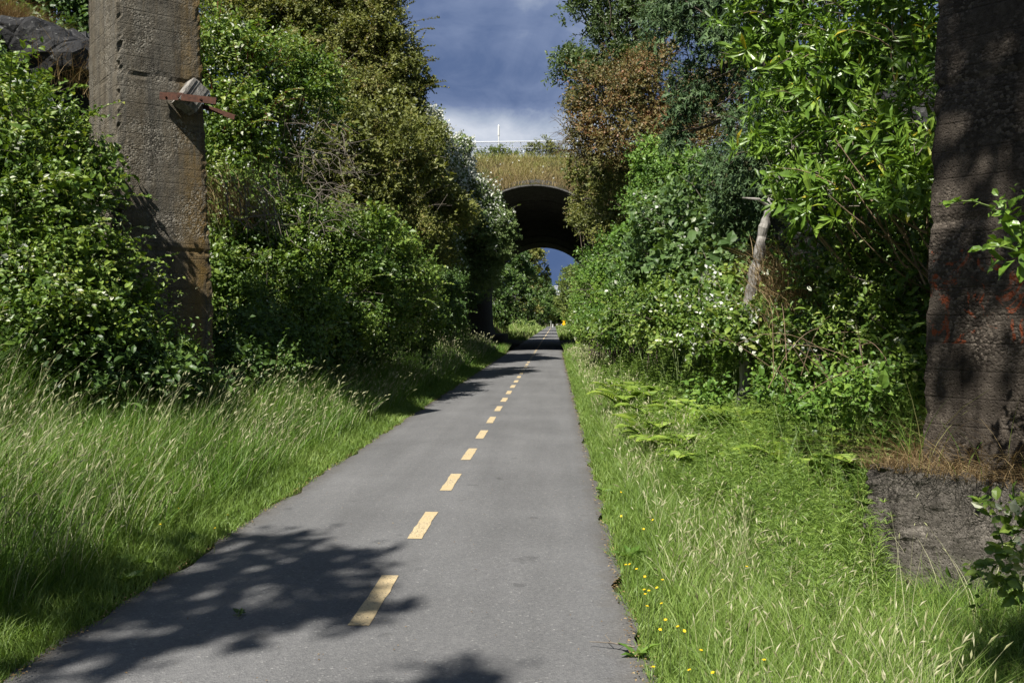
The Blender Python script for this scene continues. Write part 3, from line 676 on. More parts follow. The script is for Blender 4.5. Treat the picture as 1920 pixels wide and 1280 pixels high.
# rocks
def rock(name, c, r3, seedn, label, n_=56):
    th = np.linspace(0, 2 * np.pi, n_, endpoint=False); ph = np.linspace(-np.pi / 2 + .06, np.pi / 2 - .06, n_ // 2)
    TH, PH = np.meshgrid(th, ph); d = np.stack([np.cos(PH) * np.cos(TH), np.cos(PH) * np.sin(TH), np.sin(PH)], -1)
    r_ = np.random.default_rng(seedn); k = np.ones(TH.shape)
    for _ in range(30):                                        # planar facets: a faceted, broken block
        nn = rdir(r_, 1)[0]; h = r_.uniform(.6, .92); dt = d @ nn
        k = np.minimum(k, np.where(dt > .05, h / np.maximum(dt, .05), 9))
    k = k + .035 * wob(d[..., 0] * 5, d[..., 1] * 5 + d[..., 2] * 6, 1.7) + .018 * r_.normal(size=k.shape)
    V = np.array(c) + d * k[..., None] * np.array(r3)
    m_ = len(ph); i = np.arange(m_ - 1)[:, None] * n_; j = np.arange(n_)[None]; jn = (j + 1) % n_
    F = np.stack([i + j, i + jn, i + n_ + jn, i + n_ + j], -1).reshape(-1, 4)
    o = mk(name, V.reshape(-1, 3), [F, np.arange(n_)[None, ::-1], (np.arange(n_) + (m_ - 1) * n_)[None]], M['rock'])
    return tag(o, label, 'rock')
rock('rock_outcrop', P(55, 150, 15.5) + np.array([-.3, .5, -.3]), (2.75, 2.0, 1.8), 4, 'dark lichened rock outcrop behind the pier, topped with dry brown grass')
rock('rock_outcrop', P(1510, 400, 13.6) + np.array([.6, 1.2, 0]), (1.0, .9, 1.0), 8, 'pale broken rock showing between the bright long-leaved bush and the dead trunk')
rock('rock_outcrop', P(1665, 200, 11.8) + np.array([.5, .9, 0]), (.9, .8, 1.1), 12, 'rock face in a dark gap of the bright bush beside the shaded pier')

# ================================================================== plants
NB = dict(nbias=(-.15, -.28, .8), nout=.42)
NEAR = dict(tpl='oval', width=.62, cover=1.9, per=6, twig=.3, **NB)
MID = dict(tpl='fold', width=.7, cover=2.2, per=7, twig=.3)
# ---- bank on the pier side
LI = [(20,235,11,.5),(85,285,11,.5),(20,330,10.5,.6),(130,345,11.2,.42),(80,410,10.6,.6),(165,400,11.3,.3),(20,430,10.3,.6),(185,330,11.6,.16),(150,300,11.6,.22)]
k = .9
def sc_(L, f): return [(a, b, c * f, d * f) for a, b, c, d in L]
BR = dict(tpl='oval', width=.66, cover=1.5, per=6, twig=.34, sub=15, subr=.34, **NB)
plant('bramble_bush', 'sunlit bramble bush under the dark rock outcrop, beside the tall pier', 'bush', sc_(LI, k), 'bramble', .062, BR, r0=.006, stem_mat='green_stem', sprays=(110, .6, .55), blossom=(24, .06, .4))
LI2 = [(25,528,10,0.6),(110,528,10.3,0.55),(185,498,11,0.35),(225,538,11.2,0.26),(255,578,11.2,0.24),(60,628,9.8,0.6),(150,628,10.2,0.5),(220,628,10.8,0.35),(285,648,11.1,0.26),(330,673,11.3,0.2)]
plant('bramble_bush', 'shadier bramble bush with pale upturned leaves around the foot of the tall pier', 'bush', sc_(LI2, k), 'bramble', .058, BR, r0=.006, stem_mat='green_stem', blossom=(26, .06, .4), sprays=(140, .65, .6))
LI3 = [(40,700,9.6,.4),(130,700,9.9,.4),(220,690,10.4,.4),(300,690,10.9,.3),(350,715,11.2,.22),(385,725,11.5,.16),(180,745,9.9,.3),(270,730,10.3,.3)]
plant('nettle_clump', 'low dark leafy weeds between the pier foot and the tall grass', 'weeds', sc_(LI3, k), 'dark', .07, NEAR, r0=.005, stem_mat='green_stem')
plant('elder_bush', 'dark bush hanging over the brown grass above the rock outcrop', 'bush', [(60,0,19,1.0),(130,40,19,.65),(150,95,18.5,.4),(90,-40,20,1.2),(20,-50,19,1.0),(145,150,17,.25)], 'dark', .09, dict(MID, tpl='oval'))
# upper brambles beside the pier
plant('bramble_bush', 'tall bramble bush with pale upper leaves immediately behind the rusty brackets', 'bush',
      [(410,120,16.5,.7),(460,150,17,.8),(520,160,18,.8),(570,180,18.5,.7),(410,220,16.2,.7),(480,230,17,.75),(540,240,17.8,.7),(400,290,16,.6),(470,310,16.5,.6),(535,310,17.6,.5)], 'bramble', .07, dict(BR), r0=.012, stem_mat='red_stem', sprays=(110, .8, .5), blossom=(60, .05, .3))
plant('bramble_bush', 'bramble bush dotted with white blossom low behind the tall pier', 'bush',
      [(410,360,15.5,.5),(430,430,16,.65),(500,430,16.8,.6),(420,520,15.5,.6),(490,500,16.2,.7),(560,480,17.2,.65),(520,560,15.8,.65),(445,590,15,.55),(390,450,16,.5)], 'bramble', .065, dict(NEAR, cover=1.9), r0=.008, stem_mat='green_stem', sprays=(60, .7, .6), blossom=(120, .04, .25))
plant('bramble_bush', 'wide sunlit bramble bush below the tangle of dead canes', 'bush',
      [(590,470,17.4,.6),(600,500,17,.8),(650,470,18,.8),(700,510,19.5,.85),(610,570,16.8,.75),(670,560,18,.8),(730,560,20,.8),(570,620,15.6,.6),(640,625,17,.6),(700,620,19,.7),(760,600,21.5,.75),(780,545,22,.8)], 'bramble', .07, dict(MID, **NB), r0=.008, stem_mat='green_stem', sprays=(60, .7, .6), blossom=(60, .04, .3))
plant('nettle_clump', 'dark shaded weeds right of the pier foot, behind the seeding grass', 'weeds',
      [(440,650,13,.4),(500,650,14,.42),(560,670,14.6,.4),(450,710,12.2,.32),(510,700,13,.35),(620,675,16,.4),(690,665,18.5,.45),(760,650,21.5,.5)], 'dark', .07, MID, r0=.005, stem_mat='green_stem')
# dead canes
def canes(r_, n, px, py, Y, spread, L, rad, curl=.5, dirv=(.6, -.2, -.2)):
    mb = MB()
    for _ in range(n):
        a = P(r_.uniform(*px), r_.uniform(*py), r_.uniform(*Y)); d = nrm(np.array(dirv) + r_.normal(size=3) * spread); l = L * r_.uniform(.4, 1.3)
        b = a + d * l; m_ = (a + b) / 2 + r_.normal(size=3) * curl * .3 * l; tt = np.linspace(0, 1, 7)[:, None]
        mb.tube((1 - tt) ** 2 * a + 2 * tt * (1 - tt) * m_ + tt ** 2 * b, rad * r_.uniform(.6, 1.4) * (1 - .7 * tt[:, 0]), 4, r_.uniform())
    return mb
r_ = np.random.default_rng(21)
b = P(580, 400, 16.5)
t = thing('dead_canes', (b[0], b[1], terrain(b[0], b[1])), 'tangle of dead grey canes hanging in the bramble bank', 'dead canes')
canes(r_, 240, (500, 650), (225, 440), (16.0, 17.4), .75, .6, .0065, .7, (.5, -.3, -.3)).build('canes', M['twig'], t)
t = thing('dead_canes', tuple(P(430, 380, 13.3)), 'few pale dead stems lying beside the pier above the white blossom', 'dead canes')
canes(r_, 45, (405, 520), (320, 420), (13, 14), .6, .7, .008, .6, (.6, -.2, -.6)).build('canes', M['twig'], t)
# trees on the hillside
plant('oak_tree', 'big olive-green tree filling the hillside top above the brambles', 'tree',
      [(410,20,30.4,1.66),(480,50,30.4,1.66),(560,20,33.1,2.07),(620,80,34.5,1.66),(560,110,31.7,1.38),(640,20,34.5,1.79),(640,-15,34.5,1.8800000000000001),(500,-15,31.7,1.768),(400,-15,30.4,1.4320000000000002),(660,140,35.9,1.52),(610,170,33.1,1.24),(430,90,29.0,0.97)],
      'olive', .1, dict(MID, cover=1.9, sub=13), trunk=.26, base=(-10.5, 35), sprays=(90, 1.1, .4))
plant('oak_tree', 'dark olive tree whose ragged edge meets the stormy sky', 'tree',
      [(710,10,31.6,0.77),(690,70,31.6,1.22),(730,90,31.6,0.82),(700,140,31.6,1.33),(745,140,31.6,0.87),(735,205,31.6,1.12),(765,180,31.6,0.61),(690,210,30.6,1.22),(775,215,31.6,0.46),(715,-15,31.6,0.76),(650,180,30.6,1.22)],
      'olive', .095, dict(MID, cover=1.9, sub=14, subr=.38), trunk=.22, base=(-8.4, 32.2), sprays=(140, 1.2, .35))
plant('hawthorn_bush', 'olive-yellow bush without flowers below the ragged dark tree', 'bush',
      [(650,260,23.4,0.99),(710,280,24.3,0.99),(760,320,25.2,0.99),(690,350,23.4,0.9),(800,380,26.1,0.9),(740,410,24.3,0.99),(625,320,22.5,0.81),(830,430,27.0,0.9),(790,470,25.2,0.9),(680,420,22.5,0.72),(780,270,27.0,0.72)],
      'olive', .085, dict(MID, cover=2.1), r0=.03, stem_mat='bark')
plant('hawthorn_tree', 'hawthorn tree white with blossom leaning toward the tunnel mouth', 'tree',
      [(792,251,37,0.81),(817,296,37,0.9900000000000001),(842,331,37,0.765),(853,380,37,1.15),(893,380,37,0.8),(918,415,37,0.6),(895,440,37,1.15),(850,450,36,1.2),(935,440,37,0.5),(938,418,37,0.3),(840,520,36,1.1),(890,510,37,1.1),(925,480,37,0.7),(834,350,38,0.9),(762,256,38,0.63),(915,535,37,0.6)],
      'haw', .085, dict(MID, cover=2.2, sub=13), trunk=.16, base=(-5.4, 37.8), sprays=(80, .9, .5), blossom=(4200, .1, 1.0))
plant('hawthorn_bush', 'dark shaded bush under the white hawthorn beside the tunnel wall', 'bush',
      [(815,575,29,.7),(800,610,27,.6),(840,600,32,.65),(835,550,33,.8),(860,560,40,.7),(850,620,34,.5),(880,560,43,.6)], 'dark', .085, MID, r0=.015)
# ---- the other bank
plant('oak_tree', 'dark green oak leaning into the sky above the russet tree', 'tree',
      [(1110,20,34,.9),(1150,75,34,1.0),(1085,130,34,.65),(1060,120,34,.45),(1045,150,34,.4),(1110,150,34,.85),(1180,20,34,1.1),(1230,60,34,1.2),(1160,-60,34,1.4),(1085,15,34,.45),(1080,185,34,.4),(1100,195,34,.5),(1200,130,34,1.1),(1290,20,35,1.4),(1150,130,34,.8),(1130,60,34,.7)],
      'oak', .12, dict(tpl='lobed', width=.6, cover=1.7, per=6, twig=.3, sub=14, subr=.36), trunk=.28, base=(5.2, 35.5), sprays=(80, .9, .4))
plant('plum_tree', 'russet and bronze leaved tree below the dark oak', 'tree',
      [(1125,185,29,.8),(1175,165,29,.9),(1230,165,29,.9),(1140,240,29,1.0),(1205,225,29,1.0),(1120,290,29,.8),(1265,220,30,.9),(1330,200,30,1.0),(1390,160,30,1.0),(1280,280,29,1.0),(1180,290,29,.9),(1350,270,30,.9),(1095,255,29,.45),(1240,290,29,.8)],
      'red', .075, dict(MID, cover=1.05, sub=14, twig=.45), trunk=.16, base=(4.6, 30), sprays=(90, .9, .4), stem_mat='bark')
plant('hawthorn_bush', 'olive bush with thin twigs overhanging the tunnel arch', 'bush',
      [(1105,335,33,.7),(1100,385,34,.6),(1145,380,32,.9),(1125,440,32,.8),(1170,430,31,.8),(1190,350,30,.9),(1102,430,36,.4),(1240,360,29,.8),(1088,400,34,.25)], 'olive', .08, dict(MID, cover=1.8), r0=.02, stem_mat='bark', nstem=4)
plant('holly_bush', 'glossy fresh green bush between the olive bush and the spruce', 'bush',
      [(1230,330,25,.7),(1270,360,25,.7),(1215,400,25,.7),(1300,320,24,.6),(1250,430,24,.8),(1175,490,27,.7),(1195,540,24,.8),(1310,390,23,.6),(1290,440,23,.6)], 'fresh', .08, dict(MID, tpl='oval'), r0=.015)
plant('ivy_bush', 'bright ivy covered bush right against the tunnel arch', 'bush',
      [(1130,510,30,.7),(1112,490,33,.45),(1120,550,29,.7),(1115,600,29,.6),(1150,570,27,.7),(1105,530,36,.45),(1100,570,38,.45),(1150,620,25,.5)], 'fresh', .08, MID, r0=.015)
plant('bramble_bush', 'bramble bush with broad grey-green leaves left of the dead trunk', 'bush',
      [(1270,430,19.5,.75),(1340,420,17.5,.7),(1310,490,17.5,.7),(1375,470,16.5,.6),(1240,490,20.5,.8),(1290,550,17.5,.7),(1355,550,16,.65),(1225,560,20.5,.75),(1400,410,16.5,.5),(1390,520,15.5,.5)], 'greygreen', .12, dict(NEAR, width=.75, cover=1.8), r0=.008, stem_mat='green_stem', sprays=(60, .7, .6), blossom=(34, .085, .5))
plant('bramble_bush', 'low bramble bush with white upturned leaves above the ferns', 'bush',
      [(1185,620,19.5,.55),(1250,610,16.5,.6),(1320,615,14.5,.55),(1375,610,14,.4),(1290,640,14.4,.36),(1365,640,13,.36),(1430,640,12.4,.32),(1490,630,13.4,.3),(1220,635,17.2,.4)], 'bramble', .075, NEAR, r0=.006, stem_mat='green_stem', sprays=(60, .7, .6), blossom=(60, .07, .5))
plant('nettle_clump', 'low green weeds at the foot of the bramble bank beyond the ferns', 'weeds',
      [(1110,630,28,.45),(1130,630,24,.4),(1150,635,21,.35),(1095,622,33,.5),(1090,615,40,.5)], 'bramble', .08, MID, r0=.005, stem_mat='green_stem')
plant('nettle_clump', 'small leafy weeds scattered through the horsetail before the shaded pier', 'weeds',
      [(1330,760,10.8,.14),(1455,740,10.2,.18),(1500,780,9,.13),(1555,760,8.8,.2),(1600,760,8.4,.2),(1640,740,8.2,.2)], 'fresh', .06, dict(NEAR, cover=1.3), r0=.004, stem_mat='green_stem')
plant('bramble_bush', 'low brambles hiding the foot of the dead trunk', 'bush',
      [(1345,655,12.8,.32),(1400,645,12.4,.34),(1440,650,12,.32),(1490,670,11.2,.3),(1550,680,10.4,.28)], 'bramble', .07, dict(NEAR, cover=1.5), r0=.005, stem_mat='green_stem', blossom=(22, .065, .5))
r_ = np.random.default_rng(77); t = thing('bramble_canes', tuple(P(1580, 690, 9.4)), 'arching tan canes and stalks crossing in front of the dark undergrowth', 'canes')
mb = MB()
for _ in range(34):
    a = P(r_.uniform(1430, 1720), r_.uniform(660, 760), r_.uniform(8.2, 9.8)); e = a + np.array([r_.normal() * .5 - .15, r_.normal() * .25 - .1, r_.uniform(.05, .75)]); m_ = (a + e) / 2 + np.array([0, 0, r_.uniform(.05, .3)])
    tt = np.linspace(0, 1, 8)[:, None]; mb.tube((1-tt)**2*a + 2*tt*(1-tt)*m_ + tt**2*e, .0045 * (1 - .6 * tt[:, 0]), 4, r_.uniform())
mb.build('canes', M['tan_stem'], t)
# spruce: drooping sprays
SPR = dict(tpl='needle', width=.3, cover=1.25, per=18, twig=.26, droop=.45, spread=.4, sub=22, subr=.3, up=0)
plant('spruce_tree', 'blue-green spruce with drooping needled branches behind the bright bush', 'tree',
      [(1285,60,18,.75),(1340,100,17.5,.75),(1300,155,18,.5),(1275,215,18,.35),(1265,260,18,.2),(1390,60,17,.8),(1335,190,17.5,.5),(1420,130,17,.55),(1260,20,18,.5),(1340,0,17.5,.9),(1430,20,16.5,.8),
       (1390,265,15.5,.5),(1430,240,15,.5),(1350,325,15.5,.42),(1410,335,15,.6),(1460,300,14.5,.55),(1375,385,15.5,.38),(1475,215,14.5,.55),(1440,400,15,.4),(1520,250,14.5,.6),(1530,130,15,.8),(1640,180,13,.6),(1700,120,13,.6)],
      'spruce', .085, SPR, trunk=.2, base=(5.6, 16.5))
# bright long-leaved bush by the shaded pier
t = plant('bay_bush', 'bright green bush with long glossy leaves and tan stems beside the shaded pier', 'bush',
      [(1420,20,10.4,.33),(1480,40,10.3,.45),(1540,50,10,.5),(1610,40,9.5,.5),(1690,30,9,.5),(1430,105,10.4,.28),(1500,130,10,.48),(1570,140,9.8,.5),(1650,120,9.4,.48),(1725,110,9,.4),(1460,200,10.2,.3),(1540,220,9.8,.48),(1620,215,9.5,.42),(1700,210,9,.4),
       (1440,290,10.2,.25),(1500,290,9.8,.35),(1580,300,9.5,.42),(1660,300,9.2,.42),(1720,300,8.6,.34),(1490,380,9.7,.32),(1560,380,9.3,.38),(1640,390,9,.4),(1705,390,8.4,.32),(1690,-60,9,.6),(1560,-60,9.6,.6),(1450,-50,10.2,.5)],
      'lime', .14, dict(tpl='long', width=.28, cover=.82, per=9, twig=.13, sub=12, subr=.34, spread=.75, up=.4), r0=.012, stem_mat='tan_stem', nstem=0, base=(4.0, 9.6), sprays=(70, .5, .45))
r_ = np.random.default_rng(5); mb = MB()
for px_, py_2, Yq, rq in [(1420,20,10.4,.33),(1480,40,10.3,.45),(1610,40,9.5,.5),(1430,105,10.4,.28),(1570,140,9.8,.5),(1460,200,10.2,.3),(1620,215,9.5,.42),(1440,290,10.2,.25),(1500,290,9.8,.35),(1580,300,9.5,.42),(1490,380,9.7,.32),(1560,380,9.3,.38),(1640,390,9,.4),(1690,30,9,.5)]:
    a = P(1770 + r_.uniform(-25, 25), 620 + r_.uniform(-20, 60), 9.7); bb = P(px_, py_2, Yq); m_ = (a + bb) / 2 + np.array([.1, .3, -.25]) + r_.normal(size=3) * .1
    tt = np.linspace(0, 1, 10)[:, None]; mb.tube((1-tt)**2*a + 2*tt*(1-tt)*m_ + tt**2*bb, .022 * (1 - .8 * tt[:, 0]) + .003, 5)
for _ in range(12):
    a = P(r_.uniform(1700, 1790), r_.uniform(430, 560), r_.uniform(8.4, 9.2)); b = P(r_.uniform(1520, 1740), r_.uniform(250, 420), r_.uniform(8.4, 9.2)); m_ = (a + b) / 2 + np.array([0, 0, -.12]) + r_.normal(size=3) * .06
    tt = np.linspace(0, 1, 9)[:, None]; mb.tube((1-tt)**2*a + 2*tt*(1-tt)*m_ + tt**2*b, .014 * r_.uniform(.6, 1.2) * (1 - .65 * tt[:, 0]), 5)
mb.build('bare_stems', M['tan_stem'], t)
plant('snowberry_bush', 'sparse dark green undergrowth bush left of the shaded pier', 'bush',
      [(1525,470,11.5,.32),(1580,470,10.4,.42),(1670,465,9.6,.4),(1510,560,11.8,.24),(1570,550,10.6,.42),(1640,560,9.9,.42),(1700,540,9.3,.36),(1530,630,10.6,.34),(1610,630,9.9,.4),(1680,640,9.2,.38),(1700,700,8.7,.22),(1620,690,9.3,.22)],
      'bramble', .07, dict(NEAR, cover=1.1, tpl='oval', width=.5), r0=.006, stem_mat='green_stem')
plant('bramble_spray', 'spray of fresh bramble leaves hanging before the shaded pier near its plinth', 'bramble',
      [(1900,410,5.2,.07),(1925,480,5.0,.05)], 'lime', .075, dict(tpl='oval', width=.6, cover=.45, per=4, twig=.1, sub=3), r0=.003, stem_mat='green_stem', nstem=0, sprays=(4, .3, .6))
plant('bramble_spray', 'bramble leaves growing low in front of the plinth', 'bramble',
      [(1900,1060,4.7,.12),(1915,980,4.7,.08),(1860,1110,4.6,.09)], 'bramble', .06, dict(tpl='oval', width=.65, cover=.9, per=4, twig=.12, sub=4), r0=.003, stem_mat='green_stem', nstem=0, sprays=(4, .3, .6))
# dead trunk
a = [P(1392, 625, 12.9), P(1402, 585, 12.9), P(1415, 520, 12.8), P(1430, 440, 12.7), P(1445, 380, 12.6), P(1485, 270, 12.6)]
t = thing('dead_tree', tuple(a[0]), 'leaning grey dead tree trunk with patchy lichen', 'dead tree')
mb = MB(); aa = np.array(a); aa[0, 2] = terrain(aa[0, 0], aa[0, 1]) - .2
ii = np.linspace(0, 5, 40); pts = np.stack([np.interp(ii, range(6), aa[:, q]) for q in range(3)], 1) + np.random.default_rng(2).normal(size=(40, 3)) * .008
mb.tube(pts, np.linspace(.1, .05, 40) * (1 + .1 * np.sin(np.arange(40) * 1.3) + .08 * np.random.default_rng(8).normal(size=40)), 13)
mb.tube([pts[30], pts[30] + np.array([-.18, -.1, .1]), pts[30] + np.array([-.4, -.1, .12])], [.03, .02, .01], 6); mb.build('trunk', M['bark_snag'], t)
# bare twigs over the arch
r_ = np.random.default_rng(31); b = P(1085, 300, 33)
t = thing('bare_branch', tuple(b), 'bare branching twigs reaching from the olive bush across the fence line', 'branch'); mb = MB()
for _ in range(26):
    a = P(r_.uniform(1080, 1110), r_.uniform(240, 320), 32.5 + r_.uniform(-.5, .5)); e = P(r_.uniform(1028, 1075), r_.uniform(205, 300), 32.5 + r_.uniform(-.8, .8)); m_ = (a + e) / 2 + np.array([-.1, 0, .35]) + r_.normal(size=3) * .15
    tt = np.linspace(0, 1, 8)[:, None]; q = (1-tt)**2*a + 2*tt*(1-tt)*m_ + tt**2*e; mb.tube(q, .016 * (1 - .75 * tt[:, 0]), 4)
    for _ in range(3):
        s0 = q[r_.integers(3, 7)]; e2 = s0 + nrm(np.array([-.7, 0, .1]) + r_.normal(size=3) * .7) * r_.uniform(.2, .5); mb.tube([s0, (s0 + e2) / 2 + r_.normal(size=3) * .03, e2], [.007, .005, .003], 3)
mb.build('twigs', M['bark'], t)
# shrubs on the embankment top
for L, lab in (([(1000,290,54,.5),(1020,285,54,.6),(1045,292,54,.5)], 'grey-green broom bush in front of the chain-link fence, nearer the russet tree'),
               ([(915,300,53,.5),(940,296,53,.5),(965,300,53,.4)], 'small yellow-green bush in front of the chain-link fence, nearer the white hawthorn')):
    plant('broom_bush', lab, 'bush', L, 'olive' if 'broom bush' in lab and 'grey' in lab else 'farleaf', .1, dict(MID, cover=1.6), base=(P(L[1][0], L[1][1], L[1][2])[0], 53.5), nstem=0)
# ---- beyond the tunnel
FAR = dict(tpl='fold', width=.8, cover=2.0, per=7, twig=.5, sub=12)
for L, m_, lf, lab, bx in (
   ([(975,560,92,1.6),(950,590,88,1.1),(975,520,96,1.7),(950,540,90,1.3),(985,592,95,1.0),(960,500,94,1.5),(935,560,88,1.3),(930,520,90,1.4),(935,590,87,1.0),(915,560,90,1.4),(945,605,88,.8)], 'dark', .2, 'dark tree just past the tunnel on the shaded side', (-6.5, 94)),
   ([(990,500,118,2.0),(985,475,118,1.4),(995,540,120,1.9),(990,580,118,1.6),(1003,515,124,1.2),(1003,488,122,.8),(970,480,118,1.8)], 'olive', .24, 'tall brownish-green tree second past the tunnel, touching the blue sky', (-6.5, 120)),
   ([(1013,560,165,2.2),(1010,585,160,2),(1017,545,170,1.8),(1020,580,175,1.7),(1010,600,165,1.2)], 'dark', .3, 'dark green tree third past the tunnel, left of the far bridge', (-5.5, 168)),
   ([(1025,570,235,2.4),(1022,590,230,2.2),(1027,590,240,1.8),(1020,560,235,2.6)], 'farleaf', .4, 'small distant tree standing left of the bollards', (-6, 238)),
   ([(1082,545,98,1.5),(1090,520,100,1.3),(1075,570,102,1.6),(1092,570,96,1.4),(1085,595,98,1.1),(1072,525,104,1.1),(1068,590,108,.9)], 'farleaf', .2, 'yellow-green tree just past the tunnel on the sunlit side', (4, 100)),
   ([(1076,545,135,1.8),(1074,575,132,1.8),(1070,592,138,1.3),(1080,530,138,1.8),(1068,582,142,0.9)], 'farleaf', .26, 'lighter yellow-green tree behind the first one past the tunnel', (3.5, 137)),
   ([(1068,590,200,2.0),(1070,572,205,1.9),(1074,590,200,2.2),(1064,597,205,1.1)], 'fresh', .34, 'distant green tree above the yellow warning signs', (4, 203)),
   ([(1040,587,318,2.6),(1048,590,318,2.4),(1055,585,318,2.8),(1032,582,318,3.4),(1044,582,316,1.8),(1062,585,318,4),(1024,585,318,4),(1038,600,320,2.2),(1048,600,320,2.2),(1043,604,322,2.0),(1055,600,320,2.4),(1034,600,320,2.2)], 'dark', .5, 'dark tree mass closing the view under the far road bridge', (0, 322)),
   ([(1022,548,300,2.6),(1020,560,300,3.0),(1024,572,298,2.4)], 'dark', .45, 'dark tree screening the end of the far road bridge', (-4, 302))):
    plant('roadside_tree', lab, 'tree', L, m_, lf, FAR, trunk=.18, base=bx)

# ---- trees out of the frame whose shade falls into it
def shade_tree(label, targets, r, hgt, base, lean, cov=1.25):
    L = []
    rr = np.random.default_rng(len(targets) * 3 + 1)
    for (x, y, z, f, zc) in targets:
        kk = (zc - z) / math.tan(R(SUN_EL)); L.append((x - LX * kk, y - LY * kk, zc, r * f * .88))
    return plant('maple_tree', label, 'tree', L, 'dark', .11, dict(tpl='oval', width=.75, cover=cov, per=6, twig=.3, sub=6, subr=.5), trunk=.1, base=base, world=True)
shade_tree('leafy tree overhanging the path edge beside the camera, its branches shading the asphalt',
   [(-2.35,6.5,0,.7,10.5),(-2.0,6.65,0,.55,10.6),(-2.3,6.0,0,.7,10.8),(-1.95,6.05,0,.7,10.7),(-1.5,6.15,0,.45,10.5),(-1.75,5.75,0,.55,11),(-1.4,5.65,0,.5,11),(-2.2,5.3,0,.5,10.6),(-1.3,5.0,0,.4,11),(-1.6,4.95,0,.5,11.4),(-2.3,4.75,0,.7,11),(-1.75,4.75,0,.38,11),(-2.7,5.3,.2,.7,10),(-3.,4.9,.3,.8,10),(-2.2,4.3,0,.5,10.5),(-.5,4.05,0,.28,11)], .42, 0, (-8.2, -2.2), 0, .6)
shade_tree('leafy tree leaning over the path behind the camera, shading the pier and plinth',
   [(2.75,6.5,4.6,1.,11.5),(3.1,6.1,5.4,1.,12),(2.75,6.5,3.9,.9,11),(3.2,6.0,3.9,1.,11.4),(2.8,6.5,3.1,.8,10.6),(3.25,5.95,3.1,.9,11),(2.85,6.4,2.45,.8,10.6),(3.35,5.9,2.3,.8,10.4),(2.75,6.5,1.7,.5,10),(3.1,6.1,1.5,.55,10),(3.4,5.8,1.2,.6,10),(3.2,6.,5.9,1.2,12),(3.4,5.3,.3,.7,9.5),(2.9,4.9,0,.6,9.6),(2.3,4.6,0,.6,9.6),(3.,4.4,.2,.7,9.6),(2.6,7.4,.2,.5,10),(3.2,8.2,2.,1.,11),(3.6,8.5,3.5,1.2,12)], .5, 0, (4.6, -3.2), 0)

# ================================================================== grass and small plants
def blades(r_, x, y, z, h, wdt, lean=.35, seg=3, az=None, bias=(.15, .1), tint=None, curl=1.0):
    n = len(x); wdt = np.broadcast_to(wdt, (n,)); h = np.broadcast_to(h, (n,)); az = r_.uniform(0, 2 * np.pi, n) if az is None else az
    ld = nrm(np.stack([np.cos(az) + bias[0] * 2, np.sin(az) + bias[1] * 2], 1)); ln = lean * r_.uniform(.3, 1.7, n)
    fa = r_.uniform(0, np.pi, n); sd = np.stack([np.cos(fa), np.sin(fa), np.zeros(n)], 1)
    V = []
    for k in range(seg + 1):
        s = k / seg
        off = ln * h * s ** 1.8 * curl; zz = h * (s - .28 * ln * s ** 2.2)
        c = np.stack([x + ld[:, 0] * off, y + ld[:, 1] * off, z + zz], 1); w_ = wdt * (1 - s ** 1.5) * .5
        if k < seg: V += [c - sd * w_[:, None], c + sd * w_[:, None]]
        else: V.append(c)
    V = np.stack(V, 1); m_ = 2 * seg + 1; q = np.arange(n)[:, None, None] * m_
    quads = np.array([[(2*k, 2*k+1, 2*k+3, 2*k+2) for k in range(seg - 1)]]) if seg > 1 else None
    Fs = [(q + np.array([[(2*seg-2, 2*seg-1, 2*seg)]])).reshape(-1, 3)]
    if quads is not None: Fs.append((q + quads).reshape(-1, 4))
    tip = V[:, -1]; td = nrm(V[:, -1] - V[:, -3])
    T = np.repeat(r_.uniform(0, 1, n) if tint is None else tint, m_)
    return V.reshape(-1, 3), Fs, T, tip, td
def heads(r_, tip, td, L, W):
    """pale seed heads: slim four-sided spindles at the stalk tips"""
    n = len(tip); L = L * r_.uniform(.6, 1.4, n); W = W * r_.uniform(.7, 1.3, n)
    s = nrm(np.cross(td, rdir(r_, n))); s2 = np.cross(td, s)
    b = tip - td * (L * .5)[:, None]; m1 = b + td * (L * .4)[:, None]; e = b + td * L[:, None] + np.array([0, 0, -.15]) * L[:, None]
    V = np.stack([b, m1 + s * W[:, None], m1 + s2 * W[:, None], m1 - s * W[:, None], m1 - s2 * W[:, None], e], 1)
    f = np.array([[(0,2,1),(0,3,2),(0,4,3),(0,1,4),(5,1,2),(5,2,3),(5,3,4),(5,4,1)]])
    return V.reshape(-1, 3), [(np.arange(n)[:, None, None] * 6 + f).reshape(-1, 3)], np.repeat(r_.uniform(0, 1, n), 6)
def patchy(x, y, s): return .5 + .5 * wob(x, y, s)
def scatter(r_, n, d0, d1, y0, y1, side, pw=1.0, yp=2.0):
    u = r_.uniform(0, 1, n); y = y0 * (y1 / y0) ** (u ** 1.0) if yp > 1 else y0 + (y1 - y0) * u
    d = d0 + (d1 - d0) * r_.uniform(0, 1, n) ** pw
    return (XL - d if side < 0 else XR + d), y, d
class MBA(MB): pass
def grow(name, mt, parts, label=None, parent=None):
    mb = MB()
    for V, Fs, T in parts: mb.add(V, Fs, T)
    o = mb.build(name, mt, parent); tag(o, kind='stuff'); return o
r_ = np.random.default_rng(77)
